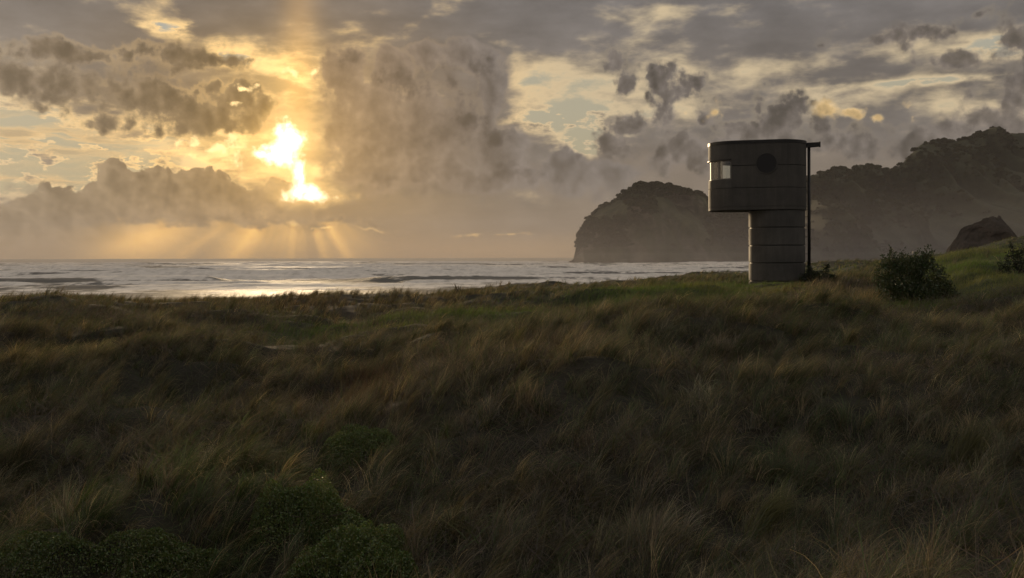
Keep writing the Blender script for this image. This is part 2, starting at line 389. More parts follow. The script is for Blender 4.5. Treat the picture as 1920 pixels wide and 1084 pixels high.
# ---------------------------------------------------------------- dunes: height below the eye, by bearing and distance
PXC = np.array([-700,-300,0,100,200,300,400,500,600,700,800,900,1000,1100,1200,1300,1400,1500,1600,1700,1800,1860,1920,2200,2700], float)
ROWS = [
 (0.0, [1.75]*25),
 (3.0, [2.5]*25),
 (6.0, [3.1,3.1,3.1,3.1,3.1,3.05,3.0,3.0,3.0,2.95,2.95,2.9,2.9,2.9,2.9,2.85,2.85,2.85,2.8,2.8,2.8,2.8,2.8,2.7,2.6]),
 (9.0, [3.2,3.2,3.2,3.2,3.15,3.1,3.1,3.05,3.05,3.0,3.0,3.0,2.95,2.9,2.9,2.88,2.85,2.85,2.82,2.8,2.8,2.8,2.78,2.7,2.6]),
 (13., [2.9,2.9,2.95,2.95,2.95,2.9,2.9,2.88,2.85,2.8,2.72,2.65,2.58,2.5,2.48,2.45,2.42,2.4,2.4,2.4,2.4,2.4,2.38,2.3,2.2]),
 (18., [2.4,2.45,2.5,2.5,2.52,2.55,2.58,2.60,2.60,2.52,2.38,2.3,2.14,1.98,1.94,1.92,1.9,1.88,1.85,1.86,1.9,1.9,1.86,1.75,1.6]),
 (24., [2.0,2.0,2.1,2.1,2.12,2.2,2.36,2.5,2.55,2.48,2.22,2.12,1.84,1.62,1.55,1.55,1.50,1.45,1.45,1.50,1.66,1.66,1.60,1.4,1.3]),
 (30., [1.75,1.8,1.9,1.88,1.95,2.1,2.2,2.32,2.38,2.36,2.2,2.05,1.98,1.85,1.75,1.68,1.62,1.58,1.56,1.60,1.58,1.48,1.36,1.0,.8]),
 (36., [1.6,1.6,1.66,1.58,1.72,1.95,2.1,2.2,2.2,2.15,2.05,1.95,1.85,1.72,1.6,1.5,1.42,1.38,1.35,1.30,1.12,.96,.84,.6,.5]),
 (45., [1.95,1.95,2.0,2.0,2.1,2.15,2.1,2.02,1.92,1.9,1.8,1.7,1.6,1.52,1.42,1.33,1.27,1.2,1.0,.75,.25,-.08,-.15,.0,.1]),
 (52., [2.4,2.4,2.45,2.45,2.45,2.4,2.3,2.25,2.14,2.15,2.0,1.9,1.8,1.74,1.6,1.45,1.3,1.1,.85,.5,.1,-.05,0.,.1,.2]),
 (70., [5.2,5.2,5.0,4.8,4.6,4.4,4.2,4.1,4.0,3.8,3.2,2.6,2.25,2.05,1.7,1.3,1.2,.9,.6,.5,.3,.1,0.,0.,0.]),
 (95., [6.2,6.2,6.2,6.2,6.2,6.2,6.1,6.0,6.0,6.0,5.8,5.6,5.5,4.5,3.5,3.0,2.0,1.2,.7,.5,-.05,-.9,-1.5,-1.9,-1.9]),
 (135.,[6.9,6.9,6.9,6.9,6.9,6.9,6.8,6.7,6.6,6.5,6.4,6.3,6.2,6.2,6.0,5.6,4.8,4.2,3.8,3.2,2.2,1.6,.6,.0,.0]),
 (190.,[8.2,8.2,8.2,8.1,8.1,8.0,7.9,7.6,7.3,7.1,6.9,6.7,6.6,6.5,6.3,6.0,5.6,5.2,5.0,4.8,4.5,4.2,4.0,3.5,3.0]),
]
RD = np.array([r[0] for r in ROWS]); RZ = np.array([r[1] for r in ROWS])
SHX = np.array([-900,-400,-190,-114,-53,31,207,300,390,520,900], float)
SHY = np.array([150,185,212,218,232,300,640,960,1250,1400,1480], float)

def depth_rows(x, y):
    px = np.clip(960 + F * x / np.maximum(y, 4.0), -700, 2700)
    K = len(RD)
    v = np.stack([np.interp(px, PXC, RZ[k]) for k in range(K)])
    s = np.log(RD + 6.0); q = np.log(np.clip(y, 0, 190) + 6.0)
    i = np.clip(np.searchsorted(s, q, side='right') - 1, 0, K - 2)
    n = np.arange(len(x))
    def slope(k):
        a = np.clip(k - 1, 0, K - 1); b = np.clip(k + 1, 0, K - 1)
        return (v[b, n] - v[a, n]) / (s[b] - s[a])
    h = s[i+1] - s[i]; t = (q - s[i]) / h
    m0 = slope(i) * h; m1 = slope(i + 1) * h
    return (2*t**3-3*t**2+1)*v[i,n] + (t**3-2*t**2+t)*m0 + (-2*t**3+3*t**2)*v[i+1,n] + (t**3-t**2)*m1

def ground(x, y):
    shp = np.shape(x)
    x = np.atleast_1d(np.asarray(x, float)).ravel(); y = np.atleast_1d(np.asarray(y, float)).ravel()
    z = CAMZ - depth_rows(x, y)
    sh = np.interp(x, SHX, SHY) + 6 * (fbm(x/70, y/90, 3, 5) - .5)
    zb = np.clip(.017 * (sh - y), -3, 1.0) + np.clip(.03 * (sh - 45 - y), 0, 4.2)
    f = sstep(110, 175, y)
    z = z * (1 - f) + zb * f
    near = sstep(2, 8, y) * (1 - sstep(70, 130, y))
    for (fx, fy, fr) in ((11.97, 45.0, 3.2), (12.89, 32.0, 2.2), (13.5, 43.6, 1.5)):
        near = near * (1 - .9 * np.exp(-((x - fx)**2 + (y - fy)**2) / fr**2))
    z = z + near * (1.05 * (fbm(x/3.4 + 3, y/3.0, 2, 11) - .5) + .50 * (fbm(x/1.3, y/1.2, 2, 23) - .5)) * (.55 + .45 * sstep(60, 20, y))
    z = z + sstep(50, 70, y) * (1 - sstep(110, 150, y)) * .8 * (fbm(x/6, y/9, 3, 31) - .5)
    return z.reshape(shp)

def ray_ground(px, py, d0=6.0, d1=120.0):
    d = np.linspace(d0, d1, 4000)
    x = (px - 960) / F * d
    z = CAMZ - (py - hor(px)) / F * d
    hit = np.nonzero(ground(x, d) >= z)[0]
    k = hit[0] if len(hit) else len(d) - 1
    return x[k], d[k]

# where the vegetation is what: weights over (bearing in photo pixels, distance)
def gauss(px, d, cx, cd, rx, rd): return np.exp(-((px-cx)/rx)**2 - ((d-cd)/rd)**2)
def zone_green(px, d):
    g = gauss(px, d, 610, 29.2, 145, 3.2) + gauss(px, d, 800, 32, 90, 2.2)*.8 + gauss(px, d, 945, 30.2, 100, 2.8)
    g += gauss(px, d, 1400, 40, 170, 6) + gauss(px, d, 1270, 36, 230, 6) * .75 + gauss(px, d, 1230, 36, 120, 4)*.6 + gauss(px, d, 1520, 56, 90, 9)*.7
    g += sstep(1640, 1760, px) * sstep(29, 32, d) * (1 - sstep(75, 95, d)) * .95
    g += gauss(px, d, 1650, 31, 130, 2.2)*.7
    g -= gauss(px, d, 1560, 38, 75, 5)*1.0
    return np.clip(g, 0, 1)
def zone_rust(px, d):
    g = gauss(px, d, 690, 17, 110, 3.2) + gauss(px, d, 1010, 19, 130, 3) * .8 + gauss(px, d, 1560, 39, 95, 6) + gauss(px, d, 520, 38, 260, 6)*.55
    return np.clip(g, 0, 1)
def zone_bare(px, d):
    return np.clip(gauss(px, d, 640, 26.3, 85, 1.5) + gauss(px, d, 1810, 27.5, 90, 2.2)*.5, 0, 1)

def build_land():
    ys = np.concatenate([np.linspace(-14, 5, 14)[:-1], np.linspace(5, 30, 150)[:-1], np.linspace(30, 110, 230)[:-1], np.geomspace(110, 1750, 150)])
    ts = np.linspace(-.92, .92, 300)
    Y, T = np.meshgrid(ys, ts, indexing='ij')
    X = T * (np.maximum(Y, 0) + 14)
    Z = ground(X.ravel(), Y.ravel()).reshape(X.shape)
    ny, nx = X.shape
    idx = np.arange(ny*nx).reshape(ny, nx)
    q = np.stack([idx[:-1,:-1], idx[:-1,1:], idx[1:,1:], idx[1:,:-1]], -1).reshape(-1, 4)
    px = 960 + F * X / np.maximum(Y, 4); d = Y
    c = np.zeros((ny, nx, 3)); c[:] = (.022, .021, .013)
    def blend(w, rgb):
        c[:] = c * (1 - w[..., None]) + np.array(rgb) * w[..., None]
    blend(zone_green(px, d), (.036, .050, .014))
    blend(zone_rust(px, d) * .7, (.055, .034, .022))
    blend(zone_bare(px, d) * .5, (.06, .052, .040))
    blend(sstep(120, 150, Y) * sstep(3.4, 2.4, Z), (.17, .14, .115))
    m, t, out = new_mat('dune_soil')
    a = t.n.new('ShaderNodeAttribute'); a.attribute_name = 'tint'
    geo = t.n.new('ShaderNodeNewGeometry'); P = geo.outputs['Position']
    n1 = t.noise(P, 3.0, 8.0, .6, dim='3D'); n2 = t.noise(P, 14.0, 4.0, .6, dim='3D')
    col = t.vm('SCALE', a.outputs['Color'], t.ss(.25, .75, n1, .55, 1.45, 'LINEAR'))
    col = t.vm('SCALE', col, t.ss(.3, .7, n2, .7, 1.3, 'LINEAR'))
    x_, y_, z_ = t.sep(P)
    wet = t.ss(.75, .25, z_)
    col = t.mix(wet, col, t.vm('SCALE', col, .5))
    b = t.node('ShaderNodeBsdfPrincipled', Base_Color=col, Roughness=t.m('MULTIPLY_ADD', wet, -.22, .95))
    b.inputs['Specular IOR Level'].default_value = .3
    bp = t.n.new('ShaderNodeBump'); t.put(bp.inputs['Height'], t.add(n1, t.mul(n2, .4))); t.put(bp.inputs['Strength'], t.m('MULTIPLY_ADD', wet, -.85, .9)); bp.inputs['Distance'].default_value = .08
    t.l.new(bp.outputs[0], b.inputs['Normal']); t.l.new(b.outputs[0], out.inputs[0])
    o = np_mesh('dune_ground', np.stack([X, Y, Z], -1).reshape(-1, 3), quads=q, mat=m, smooth=True, col=c.reshape(-1, 3))
    tag(o, kind='structure')
build_land()

# ---------------------------------------------------------------- sea
def build_sea():
    ys = np.concatenate([np.linspace(120, 420, 330)[:-1], np.geomspace(420, 2500, 420)[:-1], np.geomspace(2500, 9000, 40)])
    ts = np.concatenate([np.linspace(-.85, -.62, 60)[:-1], np.linspace(-.62, .30, 560)[:-1], np.linspace(.30, .50, 50)])
    Y, T = np.meshgrid(ys, ts, indexing='ij'); X = T * (Y + 120)
    sh = np.interp(X, SHX, SHY); sd = Y - sh                                  # distance out from the beach
    wob = 26 * (fbm(X/150, Y/210, 3, 3) - .5) + 5 * (fbm(X/22, Y/40, 2, 8) - .5)
    u = (Y - .22 * X + wob)                                                   # across the swell
    env = sstep(10, 130, sd)
    far = 1 - sstep(1500, 2500, Y)
    def crest(u, L, sharp): 
        ph = u / L; fr = ph - np.floor(ph)
        return np.power(.5 + .5*np.cos(2*pi*fr), sharp)
    e1 = sstep(.40, .60, fbm(X/85 + 9, Y/62, 3, 41)); e2 = sstep(.36, .58, fbm(X/45 + 2, Y/40, 3, 57))
    h = env * far * (1.9 * (.25 + .75 * e1) * crest(u, 62, 2.6) + .95 * e2 * crest(u + 13, 23, 1.8) + .35 * (fbm(X/9, Y/4.5, 3, 71) - .5))
    h += far * .10 * sstep(-5, 20, sd) * (crest(u + 6 * fbm(X/30, Y/30, 2, 5), 15, 3) * e2 + .6 * (fbm(X/7, Y/3, 2, 14) - .5))
    e3 = sstep(.40, .60, fbm(X/95 + 31, Y/70 + 4, 3, 77))
    foam = np.clip(e3 * e1 * sstep(.25, .8, crest(u + 7, 62, 1.6)) * 1.0 + e2 * sstep(.45, .9, crest(u + 16, 23, 1.4)) * .8, 0, 1)
    foam = foam * env * far
    surf = sstep(0, 40, sd) * (1 - .75 * sstep(300, 900, sd)) 
    surf = np.clip(surf + .9 * sstep(750, 1050, Y) * sstep(20, 90, X) * (1 - sstep(1440, 1500, Y)), 0, 1.6)
    q_idx = np.arange(X.size).reshape(X.shape)
    q = np.stack([q_idx[:-1,:-1], q_idx[:-1,1:], q_idx[1:,1:], q_idx[1:,:-1]], -1).reshape(-1, 4)
    m, t, out = new_mat('sea_water')
    a = t.n.new('ShaderNodeAttribute'); a.attribute_name = 'tint'
    fo, su_, fa = t.sep(a.outputs['Vector'])
    geo = t.n.new('ShaderNodeNewGeometry'); P = geo.outputs['Position']
    n1 = t.noise(t.vm('MULTIPLY', P, (.011, .022, .2)), 1.0, 8.0, .62, dim='3D')
    n2 = t.noise(t.vm('MULTIPLY', P, (.050, .040, .3)), 1.0, 6.0, .6, dim='3D')
    n3 = t.noise(t.vm('MULTIPLY', P, (.28, .10, .5)), 1.0, 5.0, .6, dim='3D')
    f = t.add(t.mul(fo, .95), t.mul(su_, .24))
    f = t.add(f, t.mul(t.sub(n1, .5), 2.4)); f = t.add(f, t.mul(t.sub(n2, .5), 2.2)); f = t.add(f, t.mul(t.sub(n3, .5), 1.2))
    foam_f = t.mul(t.ss(.10, .58, f), t.ss(.30, .62, n3, .70, 1.0))
    foam_f = t.mul(foam_f, t.ss(0.0, .25, t.add(t.add(fo, su_), .12)))
    foam_f = t.mul(foam_f, t.ss(.05, .95, fa, .12, 1.0))
    deep = t.mix(t.ss(.35, .65, n1), (.075, .073, .064), (.125, .117, .102))
    bmp = t.n.new('ShaderNodeBump'); t.put(bmp.inputs['Height'], t.add(t.mul(n2, .8), t.mul(n3, .30))); bmp.inputs['Strength'].default_value = .9; bmp.inputs['Distance'].default_value = 1.6
    w = t.node('ShaderNodeBsdfPrincipled', Base_Color=deep, Roughness=t.ss(.15, 1.0, fa, 1.0, .56), IOR=1.33, Normal=bmp.outputs[0])
    fm = t.node('ShaderNodeBsdfPrincipled', Base_Color=(.77, .72, .65), Roughness=.75, Normal=bmp.outputs[0])
    mx = t.n.new('ShaderNodeMixShader'); t.put(mx.inputs[0], foam_f); t.l.new(w.outputs[0], mx.inputs[1]); t.l.new(fm.outputs[0], mx.inputs[2])
    t.l.new(mx.outputs[0], out.inputs[0])
    c = np.stack([foam, surf, far], -1).reshape(-1, 3)
    o = np_mesh('sea_water', np.stack([X, Y, h], -1).reshape(-1, 3), quads=q, mat=m, smooth=True, col=c)
    tag(o, kind='structure')
build_sea()
# ---------------------------------------------------------------- headland, hill range, rock: traced skylines, given their own distance and bulk
HEAD = [(1050,496.0),(1056,494.5),(1063,492),(1071,489),(1076,484),(1077.6,474),(1079.2,464),(1080.6,457),(1085,445),(1091,428),(1098,416),(1104.6,407.5),(1117,394),(1123,391),
        (1138,382.5),(1150,375),(1163,366),(1173,356),(1186,350),(1194,345),(1206.7,342),(1219,346),(1236,344),(1248,347),(1261,348.5),(1275,354),
        (1290,353.5),(1306.7,360),(1319,366),(1330,372.5),(1350,381),(1375,391),(1400,400),(1430,414),(1460,440),(1490,470),(1510,496)]
RANGE = [(1240,497),(1280,480),(1320,450),(1350,425),(1380,400),(1410,378),(1450,352),(1490,338),(1518,331),(1537,328),(1555,322),(1573.6,315.5),(1592,319.5),(1610.5,313),(1643,312),(1657,315),(1670.5,319.5),
         (1684,311),(1698,297),(1721,276),(1739.7,265),(1772,259),(1795,264.5),(1818,260),(1836.6,249),(1850,243),(1873.5,246.5),(1901,251),(1920,249),(1990,236),(2080,225),(2200,236),(2400,262),(2700,300)]
ROCK = [(1768,478),(1776,472),(1783,462),(1790,452),(1797,443),(1806,433),(1816,426),(1828,419),(1840,412.5),(1850,407.5),(1857,404.5),(1866,404.5),(1873,406),(1878,413),(1884,423),(1891,430),(1899,439),(1910,443),(1930,448),(1960,462),(1985,480)]

def hill_material(name, a, b, rock, bush=.06):
    m, t, out = new_mat(name)
    geo = t.n.new('ShaderNodeNewGeometry'); P = geo.outputs['Position']; N = geo.outputs['True Normal']
    n1 = t.noise(P, bush, 8.0, .62, dim='3D'); n2 = t.noise(P, bush*.22, 5.0, .55, dim='3D')
    col = t.mix(t.ss(.35, .65, n1), a, b)
    nx, ny, nz = t.sep(N)
    strat = t.noise(t.vm('MULTIPLY', P, (.02, .02, .09)), 1.0, 6.0, .65, dim='3D')
    rk = t.mix(t.ss(.35, .65, strat), tuple(v*.55 for v in rock), rock)
    steep = t.mul(t.ss(.62, .30, t.m('MULTIPLY_ADD', t.sub(n2, .5), 1.1, nz)), t.ss(.42, .58, n2))
    col = t.mix(steep, col, rk)
    bp = t.n.new('ShaderNodeBump'); t.put(bp.inputs['Height'], n1); bp.inputs['Strength'].default_value = .4; bp.inputs['Distance'].default_value = 1.2 if bush < .2 else .6
    s = t.node('ShaderNodeBsdfPrincipled', Base_Color=col, Roughness=.95, Normal=bp.outputs[0]); s.inputs['Specular IOR Level'].default_value = .1
    t.l.new(s.outputs[0], out.inputs[0])
    return m

def ridge(name, prof, d_crest, front, back, mat, seed, step, amp, cliff=1.0, toe=0.0, kind='structure', base=-2.0, fs=1.0):
    """a hill whose crest, at distance d_crest, follows the traced skyline; front / back: how far its foot lies before / behind"""
    P = np.array(prof); px = np.arange(P[0,0], P[-1,0] + step/2, step)
    py = np.interp(px, P[:,0], P[:,1])
    H = np.maximum(CAMZ - (py - hor(px)) / F * d_crest, .2)
    Hn = H / H.max()
    s = np.concatenate([np.linspace(0, 1, 60), 1 + np.linspace(0, 1, 22)[1:]])      # 0 foot, 1 crest, 2 back foot
    S, PXg = np.meshgrid(s, px, indexing='ij'); Hg = np.broadcast_to(H, S.shape)
    depth_f = front * np.power(np.broadcast_to(Hn, S.shape), .8) + 4
    depth_b = back * np.power(np.broadcast_to(Hn, S.shape), .8) + 6
    # gullies and spurs running down the face
    gul = fbm(PXg / 60 + .9*S, S * 1.6, 3, seed) - .5
    up = np.where(S <= 1, np.power(np.clip(S, 0, 1), cliff), np.clip(2 - S, 0, 1) ** 1.3)
    D = np.where(S <= 1, d_crest - depth_f * (1 - np.clip(S, 0, 1)), d_crest + depth_b * np.clip(S - 1, 0, 1))
    wt = np.clip(1.15 - np.abs(S - .45) * 1.6, 0, 1)
    D = D + wt * gul * front * 1.1
    rough = fbm(PXg * d_crest / F / (11.0*fs), S * front / (11.0*fs) + Hg / 30, 4, seed + 3) - .5
    rough2 = fbm(PXg * d_crest / F / (3.5*fs), S * front / (3.5*fs), 3, seed + 5) - .5
    Z = base + (Hg - base) * up + (rough * amp + rough2 * amp * .45) * np.clip(np.minimum(S * 6, (2 - S) * 6), 0, 1) * np.clip(Hg / 12, 0, 1)
    D = D + rough * amp * 1.2 * np.clip(S*5, 0, 1)
    X = (PXg - 960) / F * (d_crest + (D - d_crest) * .35)
    idx = np.arange(X.size).reshape(X.shape)
    q = np.stack([idx[:-1,:-1], idx[:-1,1:], idx[1:,1:], idx[1:,:-1]], -1).reshape(-1, 4)
    o = np_mesh(name, np.stack([X, D, Z], -1).reshape(-1, 3), quads=q, mat=mat, smooth=True)
    if kind: tag(o, kind=kind)
    return o, X, D, Z, S

MH = hill_material('hill_bush', (.030, .034, .018), (.060, .060, .032), (.17, .145, .12))
MH2 = hill_material('range_bush', (.026, .030, .018), (.046, .048, .028), (.040, .042, .026))
head, hx, hy, hz_, hs = ridge('headland', HEAD, 1450, 150, 220, MH, 61, .55, 3.0, cliff=.62)
rng_, rx, ry, rz, rs = ridge('hill_range', RANGE, 1750, 620, 500, MH2, 83, 1.0, 3.2, cliff=.85)
MR = hill_material('rock_face', (.036, .031, .026), (.055, .045, .038), (.075, .060, .052), bush=.5)
rock, kx, ky, kz, ks = ridge('rock_outcrop', ROCK, 430, 26, 40, MR, 97, .35, 3.4, cliff=.7, kind=None, base=2.0, fs=.42)
tag(rock, 'dark reddish rocky outcrop rising behind the green dune at the right', 'rock')

# coastal forest: canopy clumps over the slopes and along the skylines
def build_forest():
    rg = np.random.default_rng(5)
    # one clump: many small leaf faces in a flattened dome
    protos = []
    for k in range(10):
        n = 90
        u = rg.normal(size=(n, 3)); u /= np.linalg.norm(u, axis=1)[:, None]
        u[:, 2] = np.abs(u[:, 2]) * .75 - .12
        r = .62 + .38 * rg.random(n) ** .6
        lob = 1 + .35 * np.sin(3 * np.arctan2(u[:,1], u[:,0]) + k) * rg.random()
        c = u * (r * lob)[:, None]
        a = rg.normal(size=(n, 3)); a -= (a * u).sum(1)[:, None] * u * .5; a /= np.linalg.norm(a, axis=1)[:, None]
        b = np.cross(a, rg.normal(size=(n, 3))); b /= np.linalg.norm(b, axis=1)[:, None]
        sz = (.20 + .18 * rg.random(n))[:, None]
        v = np.stack([c - a*sz - b*sz*.6, c + a*sz - b*sz*.5, c + a*sz*.8 + b*sz, c - a*sz*.9 + b*sz*.7], 1)
        protos.append(v)
    vs, cs = [], []
    def scatter(X, D, Z, S, n_face, n_sky, rmin, rmax, minz=10):
        R, C = X.shape
        ok = Z > minz
        r = rg.integers(1, 60, n_face); c = rg.integers(1, C-1, n_face)
        k = np.argmin(np.abs(S[:,0] - 1.0))
        r2 = np.clip(k + rg.integers(-4, 2, n_sky), 0, R-1); c2 = rg.integers(1, C-1, n_sky)
        for rr, cc, sky in list(zip(r, c, [0]*n_face)) + list(zip(r2, c2, [1]*n_sky)):
            if not ok[rr, cc]: continue
            if not sky and vnoise(np.array(X[rr,cc]/60), np.array(Z[rr,cc]/40), 4) < .33: continue
            s = rmin + (rmax - rmin) * rg.random() ** 2.2
            v = protos[rg.integers(10)]
            th = rg.random() * 6.28; ct, st = cos(th), sin(th)
            w = np.empty_like(v); w[..., 0] = v[..., 0]*ct - v[..., 1]*st; w[..., 1] = v[..., 0]*st + v[..., 1]*ct; w[..., 2] = v[..., 2] * (.75 + .4*rg.random())
            vs.append((w * s + np.array((X[rr,cc], D[rr,cc], Z[rr,cc] + s*.12))).reshape(-1, 3))
            tint = np.array((.036, .040, .020)) * (.72 + .5 * rg.random()) * np.array((1 + .25*rg.random(), 1, 1))
            cs.append(np.repeat(tint[None], len(v)*4, 0))
    scatter(hx, hy, hz_, hs, 5200, 330, 1.6, 5.2, 22)
    scatter(rx, ry, rz, rs, 8500, 380, 2.0, 7.0, 8)
    V = np.concatenate(vs); C = np.concatenate(cs)
    q = np.arange(len(V)).reshape(-1, 4)
    m, t, out = new_mat('forest_canopy')
    a = t.n.new('ShaderNodeAttribute'); a.attribute_name = 'tint'
    d = t.node('ShaderNodeBsdfDiffuse', Color=a.outputs['Color']); t.l.new(d.outputs[0], out.inputs[0])
    tag(np_mesh('coastal_forest', V, quads=q, mat=m, col=C), kind='stuff')
build_forest()
# ---------------------------------------------------------------- lifeguard tower
def concrete_mat(name, a, b, seed=0.0):
    m, t, out = new_mat(name)
    tc = t.n.new('ShaderNodeTexCoord').outputs['Object']
    p = t.vm('ADD', tc, (seed, seed*2, seed*3))
    n1 = t.noise(p, .9, 7.0, .6, dim='3D'); n2 = t.noise(t.vm('MULTIPLY', p, (5, 5, .55)), 1.0, 5.0, .6, dim='3D'); n3 = t.noise(p, 26, 4.0, .6, dim='3D')
    col = t.mix(t.ss(.3, .7, n1), a, b)
    col = t.vm('SCALE', col, t.ss(.3, .7, n2, .86, 1.14, 'LINEAR'))
    col = t.vm('SCALE', col, t.ss(.3, .7, n3, .88, 1.12, 'LINEAR'))
    runs = t.noise(t.vm('MULTIPLY', p, (9, 9, .22)), 1.0, 4.0, .65, dim='3D')
    col = t.mix(t.ss(.56, .72, runs, 0.0, .25), col, t.vm('MULTIPLY', col, (1.5, 1.42, 1.3)))
    col = t.mix(t.ss(.40, .30, runs, 0.0, .28), col, t.vm('SCALE', col, .6))
    bp = t.n.new('ShaderNodeBump'); t.put(bp.inputs['Height'], t.add(n3, n2)); bp.inputs['Strength'].default_value = .25; bp.inputs['Distance'].default_value = .01
    s = t.node('ShaderNodeBsdfPrincipled', Base_Color=col, Roughness=t.ss(.3, .7, n1, .62, .8, 'LINEAR'), Normal=bp.outputs[0]); s.inputs['Specular IOR Level'].default_value = .35
    t.l.new(s.outputs[0], out.inputs[0]); return m
def plain_mat(name, c, rough=.5, metal=0.0, noise_scale=8.0):
    m, t, out = new_mat(name)
    tc = t.n.new('ShaderNodeTexCoord').outputs['Object']
    n = t.noise(tc, noise_scale, 5.0, .6, dim='3D')
    s = t.node('ShaderNodeBsdfPrincipled', Base_Color=t.vm('SCALE', c + (1,) if False else c, t.ss(.3, .7, n, .75, 1.2, 'LINEAR')), Roughness=rough, Metallic=metal)
    t.l.new(s.outputs[0], out.inputs[0]); return m
def glass_mat():
    m, t, out = new_mat('window_glass')
    g = t.node('ShaderNodeBsdfTransparent', Color=(.95, .97, .95)); r = t.node('ShaderNodeBsdfGlossy', Roughness=.03)
    fr = t.node('ShaderNodeFresnel', IOR=1.5)
    mx = t.n.new('ShaderNodeMixShader'); t.put(mx.inputs[0], t.m('MULTIPLY_ADD', fr.outputs[0], 1.0, .05)); t.l.new(g.outputs[0], mx.inputs[1]); t.l.new(r.outputs[0], mx.inputs[2])
    t.l.new(mx.outputs[0], out.inputs[0]); return m

def build_tower():
    DT = 45.0
    s = F / DT                                       # pixels per metre
    R = 1.235                                        # shaft radius
    cx = (1456.5 - 960) / s
    horz = hor(1456)
    def zz(cy, d=DT - 1.26):                         # tower zoom row -> height, for its near face
        return CAMZ - (240 + cy / 3.387 - horz) / F * d
    MC = concrete_mat('weathered_concrete', (.050, .049, .046), (.088, .085, .079))
    MC2 = concrete_mat('dark_concrete', (.050, .048, .044), (.078, .074, .067), 4.0)
    MS = plain_mat('dark_steel', (.030, .030, .030), .45, .6)
    MD = plain_mat('black_shutter', (.005, .005, .006), .5)
    MF = plain_mat('window_frame_paint', (.16, .15, .13), .5)
    MI = plain_mat('interior_lining', (.10, .095, .085), .8)
    MG = glass_mat()
    T = empty('lifeguard_tower', (cx, DT, zz(1000) - .5)); T.rotation_euler = (0, 0, -atan(cx / DT))
    tag(T, 'dark concrete lifeguard tower with an overhanging cabin on a round ringed shaft', 'tower')
    base = np.array((cx, DT, zz(1000) - .5))
    def loc(o): o.location = -base; return o          # meshes are written in world coordinates

    def flat_smooth(o):
        o.data.polygons.foreach_set('use_smooth', [True] * len(o.data.polygons)); o.data.set_sharp_from_angle(angle=radians(28)); return o

    def disc_ring(mb, r, z0, z1, n=72, ch=.012, x0=0.0):
        """closed drum about the shaft axis with small chamfers"""
        prof = [(r - ch, z0), (r, z0 + ch), (r, z1 - ch), (r - ch, z1)]
        vs = []
        for (rr, z) in prof:
            vs += [(cx + x0 + rr*cos(2*pi*k/n), DT + rr*sin(2*pi*k/n), z) for k in range(n)]
        fs = []
        for j in range(3):
            fs += [(j*n+k, j*n+(k+1) % n, (j+1)*n+(k+1) % n, (j+1)*n+k) for k in range(n)]
        fs += [tuple(range(n-1, -1, -1)), tuple(range(3*n, 4*n))]
        mb.add(vs, fs)

    # shaft: precast rings with dark joints between
    cuts = [518, 630, 745, 858, 975, 1090, 1200]
    j = MB(); disc_ring(j, R - .05, zz(1200), zz(518) - .004)
    loc(j.build('shaft_joint', MD, T, smooth=False))
    for a, b in zip(cuts[:-1], cuts[1:]):
        mb = MB(); disc_ring(mb, R, zz(b) + .022, zz(a) - (.022 if a != 518 else .004))
        flat_smooth(loc(mb.build('shaft_ring', MC, T)))

    # cabin: stadium plan, long axis across the view
    RC = R + .045
    xl = -(1456.5 - 1331) / s + RC                    # centre of the left (seaward) half circle
    xr = (1510 - 1456.5) / s - RC
    def outline(r, n=60):
        pts = []
        for k in range(n + 1):
            th = -pi/2 + pi * k / n; pts.append((xr + r*cos(th), r*sin(th)))
        for k in range(n + 1):
            th = pi/2 + pi * k / n; pts.append((xl + r*cos(th), r*sin(th)))
        return pts
    def solid(mb, ro, z0, z1, ri=None, keep=None, ch=.01, n=60):
        """stadium slab (ri None) or wall between outlines ro and ri; keep(i) picks the segments"""
        po = outline(ro, n); N = len(po)
        if ri is None:
            a = [(cx+x, DT+y, z0) for x, y in outline(ro - ch, n)] + [(cx+x, DT+y, z0+ch) for x, y in po] + [(cx+x, DT+y, z1-ch) for x, y in po] + [(cx+x, DT+y, z1) for x, y in outline(ro - ch, n)]
            fs = [(l*N+i, l*N+(i+1) % N, (l+1)*N+(i+1) % N, (l+1)*N+i) for l in range(3) for i in range(N)]
            fs += [tuple(range(N-1, -1, -1)), tuple(range(3*N, 4*N))]
            mb.add(a, fs); return
        pi_ = outline(ri, n)
        run = [i for i in range(N) if keep is None or keep(i, po)]
        vs = [(cx+x, DT+y, z) for z in (z0, z1) for p in (po, pi_) for x, y in p]
        O0, I0, O1, I1 = 0, N, 2*N, 3*N
        fs = []
        S = set(run)
        for i in run:
            k = (i+1) % N
            fs += [(O0+i, O0+k, O1+k, O1+i), (I0+k, I0+i, I1+i, I1+k), (O1+i, O1+k, I1+k, I1+i), (O0+k, O0+i, I0+i, I0+k)]
            if (i-1) % N not in S: fs.append((O0+i, O1+i, I1+i, I0+i))
            if k not in S: fs.append((O0+k, I0+k, I1+k, O1+k))
        used = sorted({i for f in fs for i in f}); mp = {i: n for n, i in enumerate(used)}
        mb.add([vs[i] for i in used], [tuple(mp[i] for i in f) for f in fs])
    t = .14                                           # wall thickness
    zb, zg1, zs, zh, zg2, zt = zz(517), zz(375), zz(318), zz(188), zz(232), zz(92)
    xw = (1300 + 258/3.387 - 1456.5) / s              # where the window band ends on the landward side (front face)
    wins = lambda i, p: (p[i][0] + p[(i+1) % len(p)][0]) / 2 < xw
    wall = lambda i, p: not wins(i, p)
    mb = MB(); solid(mb, RC, zb, zb + .16); floor_o = flat_smooth(loc(mb.build('cabin_floor', MC2, T)))
    mb = MB(); solid(mb, RC + .006, zb + .164, zg1 - .013, RC - t); flat_smooth(loc(mb.build('lower_wall_band', MC2, T)))
